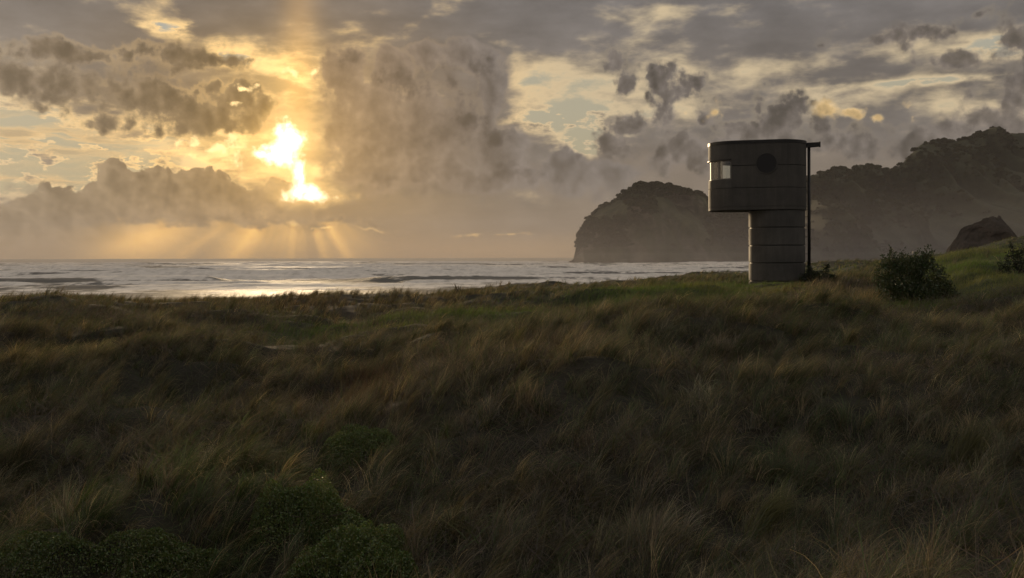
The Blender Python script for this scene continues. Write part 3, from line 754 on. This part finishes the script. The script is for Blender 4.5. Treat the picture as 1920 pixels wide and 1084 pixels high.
    mb = MB(); solid(mb, RC - .04, zg1 - .013, zg1 + .013, RC - t + .01); flat_smooth(loc(mb.build('wall_joint', MD, T)))
    mb = MB(); solid(mb, RC, zg1 + .013, zs, RC - t, wins); flat_smooth(loc(mb.build('window_apron', MC, T)))
    mb = MB(); solid(mb, RC, zg1 + .013, zg2 - .016, RC - t, wall); flat_smooth(loc(mb.build('middle_wall_band', MC2, T)))
    mb = MB(); solid(mb, RC - .035, zg2 - .016, zg2 + .016, RC - t + .01, wall); flat_smooth(loc(mb.build('wall_joint', MD, T)))
    mb = MB(); solid(mb, RC, zg2 + .016, zt, RC - t, wall); flat_smooth(loc(mb.build('upper_wall_band', MC2, T)))
    mb = MB(); solid(mb, RC + .004, zh, zt - .002, RC - t, wins); flat_smooth(loc(mb.build('window_fascia', MC, T)))
    mb = MB(); solid(mb, RC + .035, zh - .04, zh - .002, RC - t - .01, wins); flat_smooth(loc(mb.build('drip_edge', MS, T)))
    mb = MB(); solid(mb, RC - .05, zt + .002, zt + .05); flat_smooth(loc(mb.build('roof_slab', MC2, T)))
    mb = MB(); solid(mb, RC + .02, zt + .004, zz(71), RC - .05); flat_smooth(loc(mb.build('roof_rim', MS, T)))
    # inner lining so that the inside of the cabin reads
    mb = MB(); solid(mb, RC - t - .012, zb + .164, zs - .02, RC - t - .03); flat_smooth(loc(mb.build('interior_lining', MI, T)))
    # windows: panes round the seaward end with posts between
    N = len(outline(RC))
    seg = [i for i in range(N) if wins(i, outline(RC))]
    # order along the band: front end .. seaward tip .. back
    pr = [i for i in range(N)]
    ordr = sorted(seg, key=lambda i: (i - (N//2)) % N)
    # front face lies at y < 0: last part of the outline and its wrap round
    wf = [(x, y) for x, y in outline(RC - .075)]
    OL = outline(1.0)
    def ang(i):
        a, b = OL[i], OL[(i+1) % N]
        return math.degrees(atan2(-(a[1]+b[1])/2, xl - (a[0]+b[0])/2))
    for a, b in ((52, 95), (18, 52), (-18, 18), (-52, -18), (-95, -52)):
        part = sorted([i for i in seg if a <= ang(i) < b], key=ang)
        if len(part) < 2: continue
        W = MB()
        ro, ri = RC - .055, RC - .105
        keep = lambda i, p, S=set(part): i in S
        solid(W, ro, zs + .002, zs + .045, ri, keep); solid(W, ro, zh - .085, zh - .042, ri, keep)
        keep1 = lambda i, p, S={part[0]}: i in S
        keep2 = lambda i, p, S={part[-1]}: i in S
        solid(W, ro, zs + .048, zh - .088, ri, keep1); solid(W, ro, zs + .048, zh - .088, ri, keep2)
        w = flat_smooth(loc(W.build('window_frame', MF, T)))
        G = MB(); mid = set(part[1:-1])
        solid(G, RC - .076, zs + .048, zh - .088, RC - .084, lambda i, p, S=mid: i in S)
        G.build('window_pane', MG, w, smooth=False)
        # upright post between two windows
    # landward end of the band: a square reveal
    # round port in the flat front
    pc = (1300 + 470/3.387 - 1456.5) / s; pz = zz(222); pr_ = 17.9 / s
    mb = MB(); n = 56; yf = DT - RC
    vs = []
    for (r, dy) in ((pr_ + .035, -.004), (pr_ + .035, -.03), (pr_, -.03), (pr_, -.012), (pr_ - .02, -.012)):
        vs += [(cx + pc + r*cos(2*pi*k/n), yf + dy, pz + r*sin(2*pi*k/n)) for k in range(n)]
    fs = [(l*n+k, l*n+(k+1) % n, (l+1)*n+(k+1) % n, (l+1)*n+k) for l in range(4) for k in range(n)]
    mb.add(vs, fs); port = loc(mb.build('porthole_rim', MC2, T))
    mb = MB(); mb.add([(cx + pc + (pr_-.001)*cos(2*pi*k/n), yf - y, pz + (pr_-.001)*sin(2*pi*k/n)) for y in (.010, .016) for k in range(n)],
                      [tuple(range(2*n-1, n-1, -1))] + [(k, (k+1) % n, n+(k+1) % n, n+k) for k in range(n)])
    mb.build('porthole_cover', MD, port)
    # dark steel beam out of the roof at the right, and the down pipe with clamps
    X = lambda c: cx + (1300 + c/3.387 - 1456.5) / s
    mb = MB()
    y0, y1 = DT - .10, DT + .10
    mb.add([(X(640), y, z) for y in (y0, y1) for z in (zz(136, DT), zz(104, DT))] + [(X(786), y, z) for y in (y0, y1) for z in (zz(127, DT), zz(99, DT))],
           [(0,1,3,2), (4,6,7,5), (0,2,6,4), (1,5,7,3), (0,4,5,1), (2,3,7,6)])
    mb.box((X(786) + .002, y0 - .02, zz(129, DT)), (X(797), y1 + .02, zz(96.5, DT)))
    loc(mb.build('roof_beam', MS, T, bevel=.004))
    gz = zz(1075)
    mb = MB(); mb.tube([(X(728), DT, zz(130, DT)), (X(728), DT, gz)], .062, 16)
    pipe = loc(mb.build('down_pipe', MS, T, smooth=True))
    for cyv in (330, 560, 690, 800, 905):
        mb = MB(); xa = RC if cyv < 518 else R
        xs = cx + (xr if cyv < 518 else 0) + xa - .005
        mb.box((xs, DT - .012, zz(cyv) - .012), (X(728) - .055, DT + .012, zz(cyv) + .012))
        k = MB
        mb.build('pipe_clamp', MS, pipe)
    # thin cable beside the pipe
    mb = MB(); mb.tube([(X(719), DT - .06, zz(136, DT)), (X(718.5), DT - .06, gz)], .010, 8)
    loc(mb.build('lightning_cable', MS, T, smooth=True))
build_tower()
# ---------------------------------------------------------------- dune vegetation
def leaf_mat(name, trans=.35, rough=.6, gloss=.04):
    m, t, out = new_mat(name)
    a = t.n.new('ShaderNodeAttribute'); a.attribute_name = 'tint'
    d = t.node('ShaderNodeBsdfDiffuse', Color=a.outputs['Color'])
    tr = t.node('ShaderNodeBsdfTranslucent', Color=t.vm('MULTIPLY', a.outputs['Color'], (1.15, 1.1, .8)))
    mx = t.n.new('ShaderNodeMixShader'); mx.inputs[0].default_value = trans
    t.l.new(d.outputs[0], mx.inputs[1]); t.l.new(tr.outputs[0], mx.inputs[2])
    sh = mx.outputs[0]
    if gloss:
        g = t.node('ShaderNodeBsdfGlossy', Color=(.8, .8, .8), Roughness=rough * .7)
        m2 = t.n.new('ShaderNodeMixShader'); m2.inputs[0].default_value = gloss
        t.l.new(sh, m2.inputs[1]); t.l.new(g.outputs[0], m2.inputs[2]); sh = m2.outputs[0]
    t.l.new(sh, out.inputs[0]); return m

RG = np.random.default_rng(2024)
def wind(x, y):
    """heading the wind lays the grass over towards (0 = to the right of the view)"""
    return .25 + 1.5 * (fbm(x/4.5 + 7, y/4.5, 2, 91) - .5) + 1.6 * (fbm(x/1.4, y/1.4, 2, 93) - .5)

def blades(name, bx, by, bz, L, W, head, tilt0, bend, tint, seg, mat, kind='stuff', parent=None, droop=None):
    n = len(bx)
    p = np.stack([bx, by, bz], 1); pts = [p]
    for k in range(seg):
        s = (k + .5) / seg
        th = tilt0 + bend * s ** 1.25
        hd = head + (droop * s if droop is not None else 0)
        stp = (L / seg)[:, None] * np.stack([np.sin(th)*np.cos(hd), np.sin(th)*np.sin(hd), np.cos(th)], 1)
        p = p + stp; pts.append(p)
    yaw = head + pi/2 + RG.normal(0, .7, n)
    side = np.stack([np.cos(yaw), np.sin(yaw), RG.normal(0, .25, n)], 1)
    rows = []
    for k in range(seg):
        w = (W * (1 - (k/seg) ** 1.6 * .75) * .5)[:, None]
        rows += [pts[k] - side*w, pts[k] + side*w]
    rows.append(pts[seg])
    m = len(rows)
    V = np.stack(rows, 1).reshape(-1, 3)
    b = (np.arange(n) * m)[:, None]
    q = np.concatenate([b + np.array([[2*k, 2*k+1, 2*k+3, 2*k+2]]) for k in range(seg-1)], 0) if seg > 1 else None
    t = b + np.array([[2*seg-2, 2*seg-1, 2*seg]])
    C = np.repeat(tint[:, None, :], m, 1).astype(np.float32)
    # straw tips
    C[:, -1] = C[:, -1] * .5 + np.array((.19, .145, .075)) * .5
    o = np_mesh(name, V, quads=q, tris=t, mat=mat, col=C.reshape(-1, 3), parent=parent)
    if kind: tag(o, kind=kind)
    return o

def sample(n, d0, d1, power=1.0, spread=.60, pad=2.0):
    """ground points, uniform per area (power 1) inside the wedge the dunes fill in front of the eye"""
    d = np.sqrt(RG.random(n) * (d1*d1 - d0*d0) + d0*d0)
    x = (RG.random(n)*2 - 1) * (spread * d + pad)
    return x, d

PAL = {'straw': (.27, .215, .125), 'tan': (.126, .118, .070), 'olive': (.076, .098, .040), 'green': (.054, .094, .027), 'rust': (.098, .068, .050), 'grey': (.15, .134, .112)}
PA = {k: np.array(v) * 1.1 for k, v in PAL.items()}

def tussocks(name, n_tuft, d0, d1, per, seg, width, lrange, mat, seed, mound_h=.0):
    x, y = sample(n_tuft, d0, d1)
    px = 960 + F * x / y
    g = zone_green(px, y); bare = zone_bare(px, y); rust = zone_rust(px, y)
    rust = np.clip(rust + .5 * sstep(36, 42, y) * sstep(1050, 850, px), 0, 1)
    dens = fbm(x/2.2 + 1, y/2.2, 3, seed)
    low = 1.4 * gauss(px, y, 600, 26.2, 170, 3.4) + 1.3 * gauss(px, y, 930, 27.3, 120, 2.8) + 1.2 * gauss(px, y, 1420, 41, 130, 5)
    keep = (RG.random(n_tuft) > low * .75) & (RG.random(n_tuft) > g * .96) & (RG.random(n_tuft) > bare * .6) & (RG.random(n_tuft) < .35 + 1.6 * sstep(.34, .62, dens))
    x, y, px, rust, g = x[keep], y[keep], px[keep], rust[keep], g[keep]
    n = len(x)
    size = .60 + .95 * RG.random(n) ** 1.6
    cnt = np.maximum((per * size * (.6 + .8 * RG.random(n))).astype(int), 3)
    ti = np.repeat(np.arange(n), cnt); N = len(ti)
    rad = np.abs(RG.normal(0, .088, N)) * size[ti]; an = RG.random(N) * 2*pi
    bx = x[ti] + rad*np.cos(an); by = y[ti] + rad*np.sin(an)
    bz = ground(bx, by) - .04 + mound_h * size[ti] * np.exp(-(rad / .16)**2) * (.4 + .9 * RG.random(n))[ti]
    upright = np.clip(rust[ti] * 1.0, 0, 1)
    wl = wind(x, y)[ti]
    L = (lrange[0] + (lrange[1] - lrange[0]) * RG.random(N)) * size[ti] * (1 - .15 * upright)
    # outward splay near the base, all combed over by the wind
    tuft_lay = (.60 + 1.35 * RG.random(n))[ti]
    own = (wind(x, y) * .75 + RG.normal(0, .55, n))[ti]
    kr = .75 * np.minimum(rad / .15, 1.8)
    head = np.arctan2(np.sin(own) + kr*np.sin(an), np.cos(own) + kr*np.cos(an)) + RG.normal(0, .38, N)
    tilt0 = np.clip(.10 + .30 * RG.random(N) + .25 * (rad/.2) , 0, 1.0) * (1 - .55 * upright)
    bend = (tuft_lay * (.75 + .7 * RG.random(N)) + .15) * (1 - .72 * upright)
    stray = RG.random(N) < .08
    head = np.where(stray, RG.random(N)*2*pi, head)
    drp = RG.normal(0, .35, N)
    # colour: by patch, by tuft, by blade
    c1 = fbm(x/3.5 + 11, y/3.5, 3, seed + 9); c2 = RG.random(n)
    mixg = sstep(.42, .62, c1 + .16 * (c2 - .5))
    base = PA['tan'][None] * (1 - mixg[:, None]) + PA['olive'][None] * mixg[:, None]
    gw = np.clip(sstep(900, 500, px) * sstep(17, 11, y) * .55 + sstep(1150, 1350, px) * sstep(22, 27, y) * .3, 0, 1)
    gr = (RG.random(n) < .20 + gw)[:, None]; base = np.where(gr, base*.5 + PA['green']*.5, base)
    gy = (RG.random(n) < .15)[:, None]; base = np.where(gy, base*.35 + PA['grey']*.75, base)
    ps = (RG.random(n) < .13 * (1 - gw))[:, None]; base = np.where(ps, PA['straw'] * .85, base)
    base = base * (1 - rust[:, None]*.85) + PA['rust'] * rust[:, None]*.85
    tint = base[ti] * (.45 + .9 * RG.random(N) ** 1.5)[:, None] * np.exp(RG.normal(-.05, .38, n))[ti][:, None]
    dead = (RG.random(N) < .17)[:, None]; tint = np.where(dead, PA['straw'] * (.7 + .6*RG.random(N))[:, None] * np.exp(RG.normal(-.1, .4, n))[ti][:, None], tint)
    gb = (RG.random(N) < .12)[:, None]; tint = np.where(gb, PA['green'] * (.7 + .7*RG.random(N))[:, None], tint)
    rb = (RG.random(N) < .10)[:, None]; tint = np.where(rb, PA['rust'] * (.7 + .7*RG.random(N))[:, None], tint)
    # bushier light: left foreground is greener and lower
    wv = width * (.6 + .8 * RG.random(N))
    return blades(name, bx, by, bz, L, wv, head, tilt0, bend, tint, seg, mat, droop=drp)

MGR = leaf_mat('dry_grass_blade', .48, .6, .03)
MGG = leaf_mat('green_grass_blade', .40, .6, .03)

tussocks('marram_grass', 8600, 6.2, 27, 84, 5, .0040, (.20, .50), MGR, 201, .11)
tussocks('marram_grass', 11500, 27, 56, 34, 3, .0075, (.20, .44), MGR, 301, .05)
tussocks('marram_grass', 9500, 56, 120, 17, 3, .018, (.20, .46), MGR, 401)

def thatch():
    """fallen dead blades and low stuff between the tussocks"""
    n = 190000
    x, y = sample(n, 6.2, 34)
    px = 960 + F*x/y; mat_ = sstep(.42, .60, fbm(x/1.5 + 20, y/1.5, 3, 141)); k = (RG.random(n) > zone_green(px, y) * .95) & (RG.random(n) < .16 + mat_)
    x, y, mat_ = x[k], y[k], mat_[k]; n = len(x)
    L = .20 + .45 * RG.random(n); c = RG.random(n)[:, None]
    dry = np.where(RG.random((n, 1)) < .5, np.array((.125, .095, .080)), PA['grey'] * .75)
    tint = np.where(RG.random((n, 1)) < mat_[:, None] * .8, dry, np.where(c < .3, PA['tan'], np.where(c < .4, PA['rust'], PA['green']))) * (.5 + .7*RG.random(n))[:, None]
    blades('dead_grass_litter', x, y, ground(x, y) + .02 + .22 * mat_ * RG.random(n), L, .005 + .004*RG.random(n), RG.random(n)*2*pi, .8 + .75*RG.random(n), .6*RG.normal(0, 1, n), tint, 3, MGR)
thatch()

def lawn(n, d0, d1, L0, L1, w):
    x, y = sample(n, d0, d1, spread=.62)
    px = 960 + F*x/y; g = zone_green(px, y)
    k = RG.random(len(x)) < g * 1.15
    x, y = x[k], y[k]; n = len(x)
    pt = fbm(x/1.7, y/1.7, 3, 55)
    L = (L0 + (L1-L0)*RG.random(n)) * (.5 + 1.1 * sstep(.3, .7, pt))
    mix = sstep(.35, .7, fbm(x/2.6 + 5, y/2.6, 3, 65))[:, None]
    tint = (np.array((.100, .165, .028)) * (1-mix) + np.array((.155, .170, .045)) * mix) * (.6 + .7*RG.random(n))[:, None]
    dead = (RG.random(n) < .12)[:, None]; tint = np.where(dead, PA['tan'], tint)
    blades('green_grass', x, y, ground(x, y) - .01, L, w * (.6 + .8*RG.random(n)), wind(x, y) + RG.normal(0, .9, n), .1 + .4*RG.random(n), .3 + .8*RG.random(n), tint, 2, MGG)
lawn(330000, 26, 48, .07, .24, .011)
lawn(150000, 48, 100, .10, .30, .022)

# ---- shrubs
MBK = plain_mat('shrub_bark', (.060, .048, .036), .9)
def leaf_cloud(centres, radii, n, size, rng, shell=.5, upbias=.3):
    """leaf quads spread through a union of ellipsoids; returns verts (n,4,3)"""
    centres = np.array(centres, float); radii = np.array(radii, float)
    vol = radii.prod(1) ** .75; pick = rng.choice(len(centres), n, p=vol/vol.sum())
    u = rng.normal(size=(n, 3)); u /= np.linalg.norm(u, axis=1)[:, None]
    r = (shell + (1-shell) * rng.random(n)) * (.86 + .28 * rng.random(n))
    c = centres[pick] + u * radii[pick] * r[:, None]
    ax = u * .6 + rng.normal(size=(n, 3)) * .6 + np.array((0, 0, upbias)); ax /= np.linalg.norm(ax, axis=1)[:, None]
    b = np.cross(ax, rng.normal(size=(n, 3))); b /= np.linalg.norm(b, axis=1)[:, None]
    s = (size * (.6 + .8*rng.random(n)))[:, None]
    v = np.stack([c, c + ax*s*.55 + b*s*.30, c + ax*s*1.15, c + ax*s*.55 - b*s*.30], 1)
    return v, pick
def leaf_obj(name, v, base, rng, mat, parent, var=.6, hue=.2):
    n = len(v)
    t = np.array(base) * (1 - var/2 + var * rng.random(n))[:, None] * (1 + hue * rng.normal(0, 1, (n, 3)) * np.array((1, .4, .6)))
    return np_mesh(name, v.reshape(-1, 3), quads=np.arange(4*n).reshape(-1, 4), mat=mat, parent=parent, col=np.repeat(np.clip(t, .004, 1), 4, 0))
MLF = leaf_mat('glossy_shrub_leaf', .25, .5, .05)
MLG = leaf_mat('groundcover_leaf', .30, .55, .06)

def shrub(name, label, x, y, lobes, sprigs, n, leaf, base, seed, group=None, cat='shrub', sink=0.0):
    rng = np.random.default_rng(seed)
    z0 = float(ground(x, y)) - sink; T = empty(name, (x, y, z0)); tag(T, label, cat, group)
    mb = MB()
    for (cx, cy, cz), (rx_, ry_, rz_) in lobes:                 # limbs out into every lobe
        mid = (cx*.35 + rng.normal(0, .05), cy*.35, cz*.45)
        mb.tube([(rng.normal(0, .03), rng.normal(0, .03), -.1), mid, (cx, cy, cz), (cx + rx_*.4*rng.normal(), cy, cz + rz_*.6)], [.045, .032, .02, .006], 6)
    tips = []
    for (sx, sy, sz, ex, ey, ez) in sprigs:
        mb.tube([(sx, sy, sz), ((sx+ex)/2 + .03, (sy+ey)/2, (sz+ez)/2), (ex, ey, ez)], [.014, .009, .004], 5)
        for k in range(16):
            f = .25 + .75 * k / 15; tips.append((sx + (ex-sx)*f, sy + (ey-sy)*f, sz + (ez-sz)*f))
    mb.build('trunk', MBK, T, smooth=True)
    v, _ = leaf_cloud([l[0] for l in lobes], [l[1] for l in lobes], n, leaf, rng)
    if tips:
        tp = np.repeat(np.array(tips), 5, 0) + rng.normal(0, .045, (len(tips)*5, 3))
        v2, _ = leaf_cloud(tp, np.full((len(tp), 3), .02), len(tp), leaf, rng, upbias=.9)
        v = np.concatenate([v, v2])
    v[..., 2] = np.maximum(v[..., 2], -.05)
    leaf_obj('crown', v, base, rng, MLF, T)
    return T

# the big shrub right of the tower (measured in the photo at 32 m: 58 px to the metre)
bx, by = (1712 - 960) / F * 32.0, 32.0
K = F / 30.5
def lob(px, py, rx_, rz_, dy=0.0, ry_=None):
    return (((px - 1712)/K, dy, (572 - py)/K), (rx_/K, (ry_ or rx_*.9)/K, rz_/K))
L_ = [lob(1690, 520, 46, 42), lob(1668, 505, 26, 30, .3), lob(1700, 492, 34, 24, -.1), lob(1722, 490, 28, 22, .2), lob(1735, 515, 38, 36, -.2), lob(1662, 545, 28, 24, -.2),
      lob(1760, 540, 32, 28, .1), lob(1778, 548, 20, 20, -.1), lob(1705, 545, 50, 28, -.3), lob(1740, 480, 14, 16, 0), lob(1672, 480, 12, 16, 0), lob(1794, 556, 16, 14, .1), lob(1640, 556, 14, 12, -.1)]
def spg(px0, py0, px1, py1, dy=0): return ((px0-1712)/K, dy, (572-py0)/K, (px1-1712)/K, dy, (572-py1)/K)
S_ = [spg(1674, 490, 1668, 456), spg(1690, 490, 1692, 464, .1), spg(1712, 488, 1716, 466, -.1), spg(1728, 485, 1741, 454), spg(1735, 485, 1754, 461, .1), spg(1660, 500, 1656, 470, .1), spg(1755, 520, 1768, 500), spg(1775, 540, 1790, 522, .1), spg(1650, 540, 1636, 522, .1), spg(1722, 486, 1730, 462, .2)]
shrub('coastal_shrub', 'large dark leafy shrub on the green slope between the tower and the rock', bx, by, L_, S_, 15000, .062, (.050, .068, .028), 7, sink=.12)
sx, sy = (1531 - 960) / F * 43.6, 43.6
shrub('coastal_shrub', 'small low dark shrub growing at the foot of the tower', sx, sy,
      [((-.25, 0, .25), (.36, .3, .30)), ((.22, .1, .22), (.38, .3, .26)), ((.62, 0, .18), (.26, .24, .20)), ((-.55, .1, .16), (.22, .2, .22)), ((.45, .1, .52), (.10, .1, .16))],
      [(.45, .1, .5, .52, .1, .80), (-.3, 0, .4, -.36, 0, .70)], 2600, .07, (.024, .034, .014), 11)
ex, ey = (1906 - 960) / F * 37.0, 37.0
shrub('coastal_shrub', 'dark loose shrub at the right edge of the picture on the green hill', ex, ey,
      [((-.12, 0, .55), (.30, .3, .42)), ((.35, .1, .60), (.42, .4, .50)), ((-.38, 0, .18), (.28, .24, .20)), ((.75, 0, .35), (.4, .4, .36))],
      [(-.1, 0, .8, -.2, 0, 1.12), (.3, 0, 1.0, .34, 0, 1.3), (-.4, 0, .25, -.62, 0, .42)], 3000, .06, (.020, .028, .013), 13)

# flax on the far dune crest: a fan of stiff sword leaves
def flax(px, d, label):
    x = (px - 960) / F * d; y = d
    T = empty('flax_plant', (x, y, float(ground(x, y)))); tag(T, label, 'plant')
    n = 34; rng = np.random.default_rng(3)
    hd = rng.random(n) * 2*pi
    tint = np.array((.050, .042, .026)) * (.6 + .7*rng.random(n))[:, None]
    o = blades('leaf_fan', rng.normal(0, .06, n), rng.normal(0, .06, n), np.full(n, -.03), .34 + .36*rng.random(n), np.full(n, .04), hd, .08 + .40*rng.random(n), .05 + .35*rng.random(n), tint, 4, MGR, kind=None, parent=T)
flax(858, 51.0, 'spiky flax plant standing above the grass on the far dune crest before the sea')

# pale dry tussock in front of the big shrub
def pale_tussock(px, py, label, h, seed, cols, n=420, d0=26, d1=40, head=(.4, 1.1), bend=(.25, .6), wd=.010, rad=.16):
    x, y = ray_ground(px, py, d0, d1)
    T = empty('grass_tussock', (x, y, float(ground(x, y)))); tag(T, label, 'grass clump', 'grass tussocks that stand out from the dune grass')
    rng = np.random.default_rng(seed); an = rng.random(n)*2*pi; r = np.abs(rng.normal(0, rad, n))
    bx_, by_ = r*np.cos(an), r*np.sin(an)
    tint = np.array(cols) * (.6 + .8*rng.random(n))[:, None]
    blades('blade_tuft', bx_, by_, ground(x + bx_, y + by_) - float(ground(x, y)) - .03, h*(.5 + .6*rng.random(n)), wd * (1 + .6*rng.random(n)), rng.normal(head[0], head[1], n), .05 + .35*rng.random(n), bend[0] + bend[1]*rng.random(n), tint, 4, MGR, kind=None, parent=T)
pale_tussock(1622, 588, 'pale straw coloured tussock of upright grass just left of the large shrub', .85, 5, (.21, .17, .095))

pale_tussock(1352, 668, 'bleached whitish dead tuft in the grass below the tower base', .55, 31, (.34, .29, .22), 260, 8, 26, (.6, 1.3), (.3, 1.2), .006)
pale_tussock(1415, 1012, 'golden green tuft arching over to the right from thick pale stems at lower right', .80, 32, (.125, .125, .045), 300, 6, 20, (.25, .28), (.9, .9), .006, .07)
pale_tussock(690, 742, 'rust brown clump of fine upright rushes left of the middle', .60, 33, (.120, .066, .045), 900, 8, 26, (.3, 1.5), (.05, .35), .005, .30)
pale_tussock(530, 770, 'pale dry tuft lying over in the dark grass at left of centre', .55, 34, (.26, .22, .15), 300, 8, 26, (.3, .7), (.8, 1.1), .006)
pale_tussock(985, 775, 'sparse tuft of pale upright straw stems in the middle of the foreground', .55, 35, (.28, .215, .14), 120, 8, 26, (.4, 1.4), (.05, .5), .006)
pale_tussock(1800, 880, 'tall olive tuft sweeping up to the right near the right side', .85, 36, (.105, .105, .040), 380, 6, 26, (.35, .35), (.6, .8), .006, .12)

# low leafy mounds in the foreground
def mound(px, py, w, d_, h, n, label, seed, base=(.092, .130, .030)):
    x, y = ray_ground(px, py, 5.5, 30)
    z0 = float(ground(x, y)); T = empty('groundcover_shrub', (x, y, z0)); tag(T, label, 'shrub', 'low leafy shrubs among the dune grass')
    rng = np.random.default_rng(seed)
    n = int(n * 2.0)
    an = rng.random(n)*2*pi; r = np.sqrt(rng.random(n))
    wob = 1 + .22*np.sin(an*3 + seed) + .12*np.sin(an*5 + 2*seed)
    lx, ly = r*np.cos(an)*w*wob, r*np.sin(an)*d_*wob
    top = h * np.sqrt(np.clip(1 - r**2.2, 0, 1)) * (.35 + 1.2*fbm(lx/.26 + seed, ly/.26, 3, seed)) 
    lz = ground(x + lx, y + ly) - z0 + top * (1 - .55*rng.random(n)**2.0) + .02
    c = np.stack([lx, ly, lz], 1)
    v, _ = leaf_cloud(c, np.full((n, 3), .012), n, .019, rng, upbias=.6)
    # leaf_cloud picks at random: place them one to one instead
    v = v - v.mean(1, keepdims=True) + c[:, None, :]
    leaf_obj('foliage', v, base, rng, MLG, T, var=.9)
    mb = MB()
    for k in range(9):
        a = k * .7; mb.tube([(0, 0, -.05), (w*.3*cos(a), d_*.3*sin(a), h*.3), (w*.6*cos(a), d_*.6*sin(a), h*.45)], [.012, .009, .004], 5)
    mb.build('stem', MBK, T, smooth=True)
mound(668, 872, .52, .55, .42, 9000, 'green leafy low shrub below the rust brown grass, farthest of the three stacked mounds', 21)
mound(590, 985, .66, .48, .36, 10000, 'wide green leafy mound in the middle of the three at lower left of centre', 22)
mound(672, 1082, .62, .50, .44, 13000, 'rounded green leafy mound at the bottom edge left of centre, nearest of the three', 23)
mound(856, 1010, .22, .22, .24, 2200, 'small dark leafy shrub between grass tufts just right of the big mounds', 24, (.080, .104, .028))
mound(300, 1082, .60, .40, .26, 8000, 'flat green leafy patch at the bottom edge toward the left', 25, (.086, .118, .028))
mound(60, 1075, .55, .45, .26, 7000, 'green leafy patch in the bottom left corner', 26, (.080, .110, .028))
mound(230, 925, .60, .45, .22, 6500, 'dark flat leafy patch halfway up the left side of the grass', 27, (.072, .094, .028))
# ---------------------------------------------------------------- sea haze
def haze_box(name, a, b, dens, g, colour):
    mb = MB(); mb.box(a, b)
    m, t, out = new_mat(name)
    v = t.n.new('ShaderNodeVolumePrincipled'); v.inputs['Color'].default_value = (*colour, 1); v.inputs['Density'].default_value = dens; v.inputs['Anisotropy'].default_value = g
    t.l.new(v.outputs[0], out.inputs['Volume'])
    o = mb.build(name, m); tag(o, kind='stuff')
haze_box('haze', (-8000, -60, -7), (4800, 9200, 330), .00005, .0, (.84, .83, .85))
for k, (top, dn) in enumerate(((13, .00009), (22, .00010), (33, .00010), (46, .00009), (62, .00008), (84, .00007))):
    haze_box('sea_mist', (-900 - 7*k, 560 + 25*k, -4 - .4*k), (1900 + 9*k, 2000 + 12*k, top), dn, .1, (.88, .83, .82))
# ---------------------------------------------------------------- sun, camera, render
sl = bpy.data.lights.new('sun', 'SUN'); sl.energy = 3.0; sl.angle = radians(7.0); sl.color = (1.0, .74, .44)
so = bpy.data.objects.new('sun', sl); COL.objects.link(so)
# a sun lamp shines along its -Z: point -Z from the sun to the scene
so.rotation_euler = (pi / 2 - SUN_EL, 0, pi - SUN_AZ)
so.location = (-60, 250, 60)

cam = bpy.data.cameras.new('camera'); cam.sensor_width = 36; cam.lens = 36 * F / 1920
cam.shift_y = -(542 - hor(960)) / 1920
cam.clip_start = .1; cam.clip_end = 80000
co = bpy.data.objects.new('camera', cam); COL.objects.link(co)
co.location = (0, 0, CAMZ); co.rotation_euler = (pi / 2, .0025, 0)
SC.camera = co

SC.view_settings.view_transform = 'Standard'; SC.view_settings.look = 'None'
SC.view_settings.exposure = 0; SC.view_settings.gamma = 1; SC.view_settings.use_curve_mapping = False
SC.render.engine = 'CYCLES'
cy = SC.cycles
cy.max_bounces = 6; cy.diffuse_bounces = 2; cy.glossy_bounces = 3; cy.transmission_bounces = 6; cy.transparent_max_bounces = 8; cy.volume_bounces = 0
cy.use_denoising = True
try: cy.denoiser = 'OPENIMAGEDENOISE'; cy.denoising_input_passes = 'RGB_ALBEDO_NORMAL'; cy.denoising_prefilter = 'ACCURATE'
except Exception: pass
cy.use_adaptive_sampling = True; cy.adaptive_threshold = .015
cy.sample_clamp_indirect = 4
SC.render.resolution_x = 1024; SC.render.resolution_y = 578
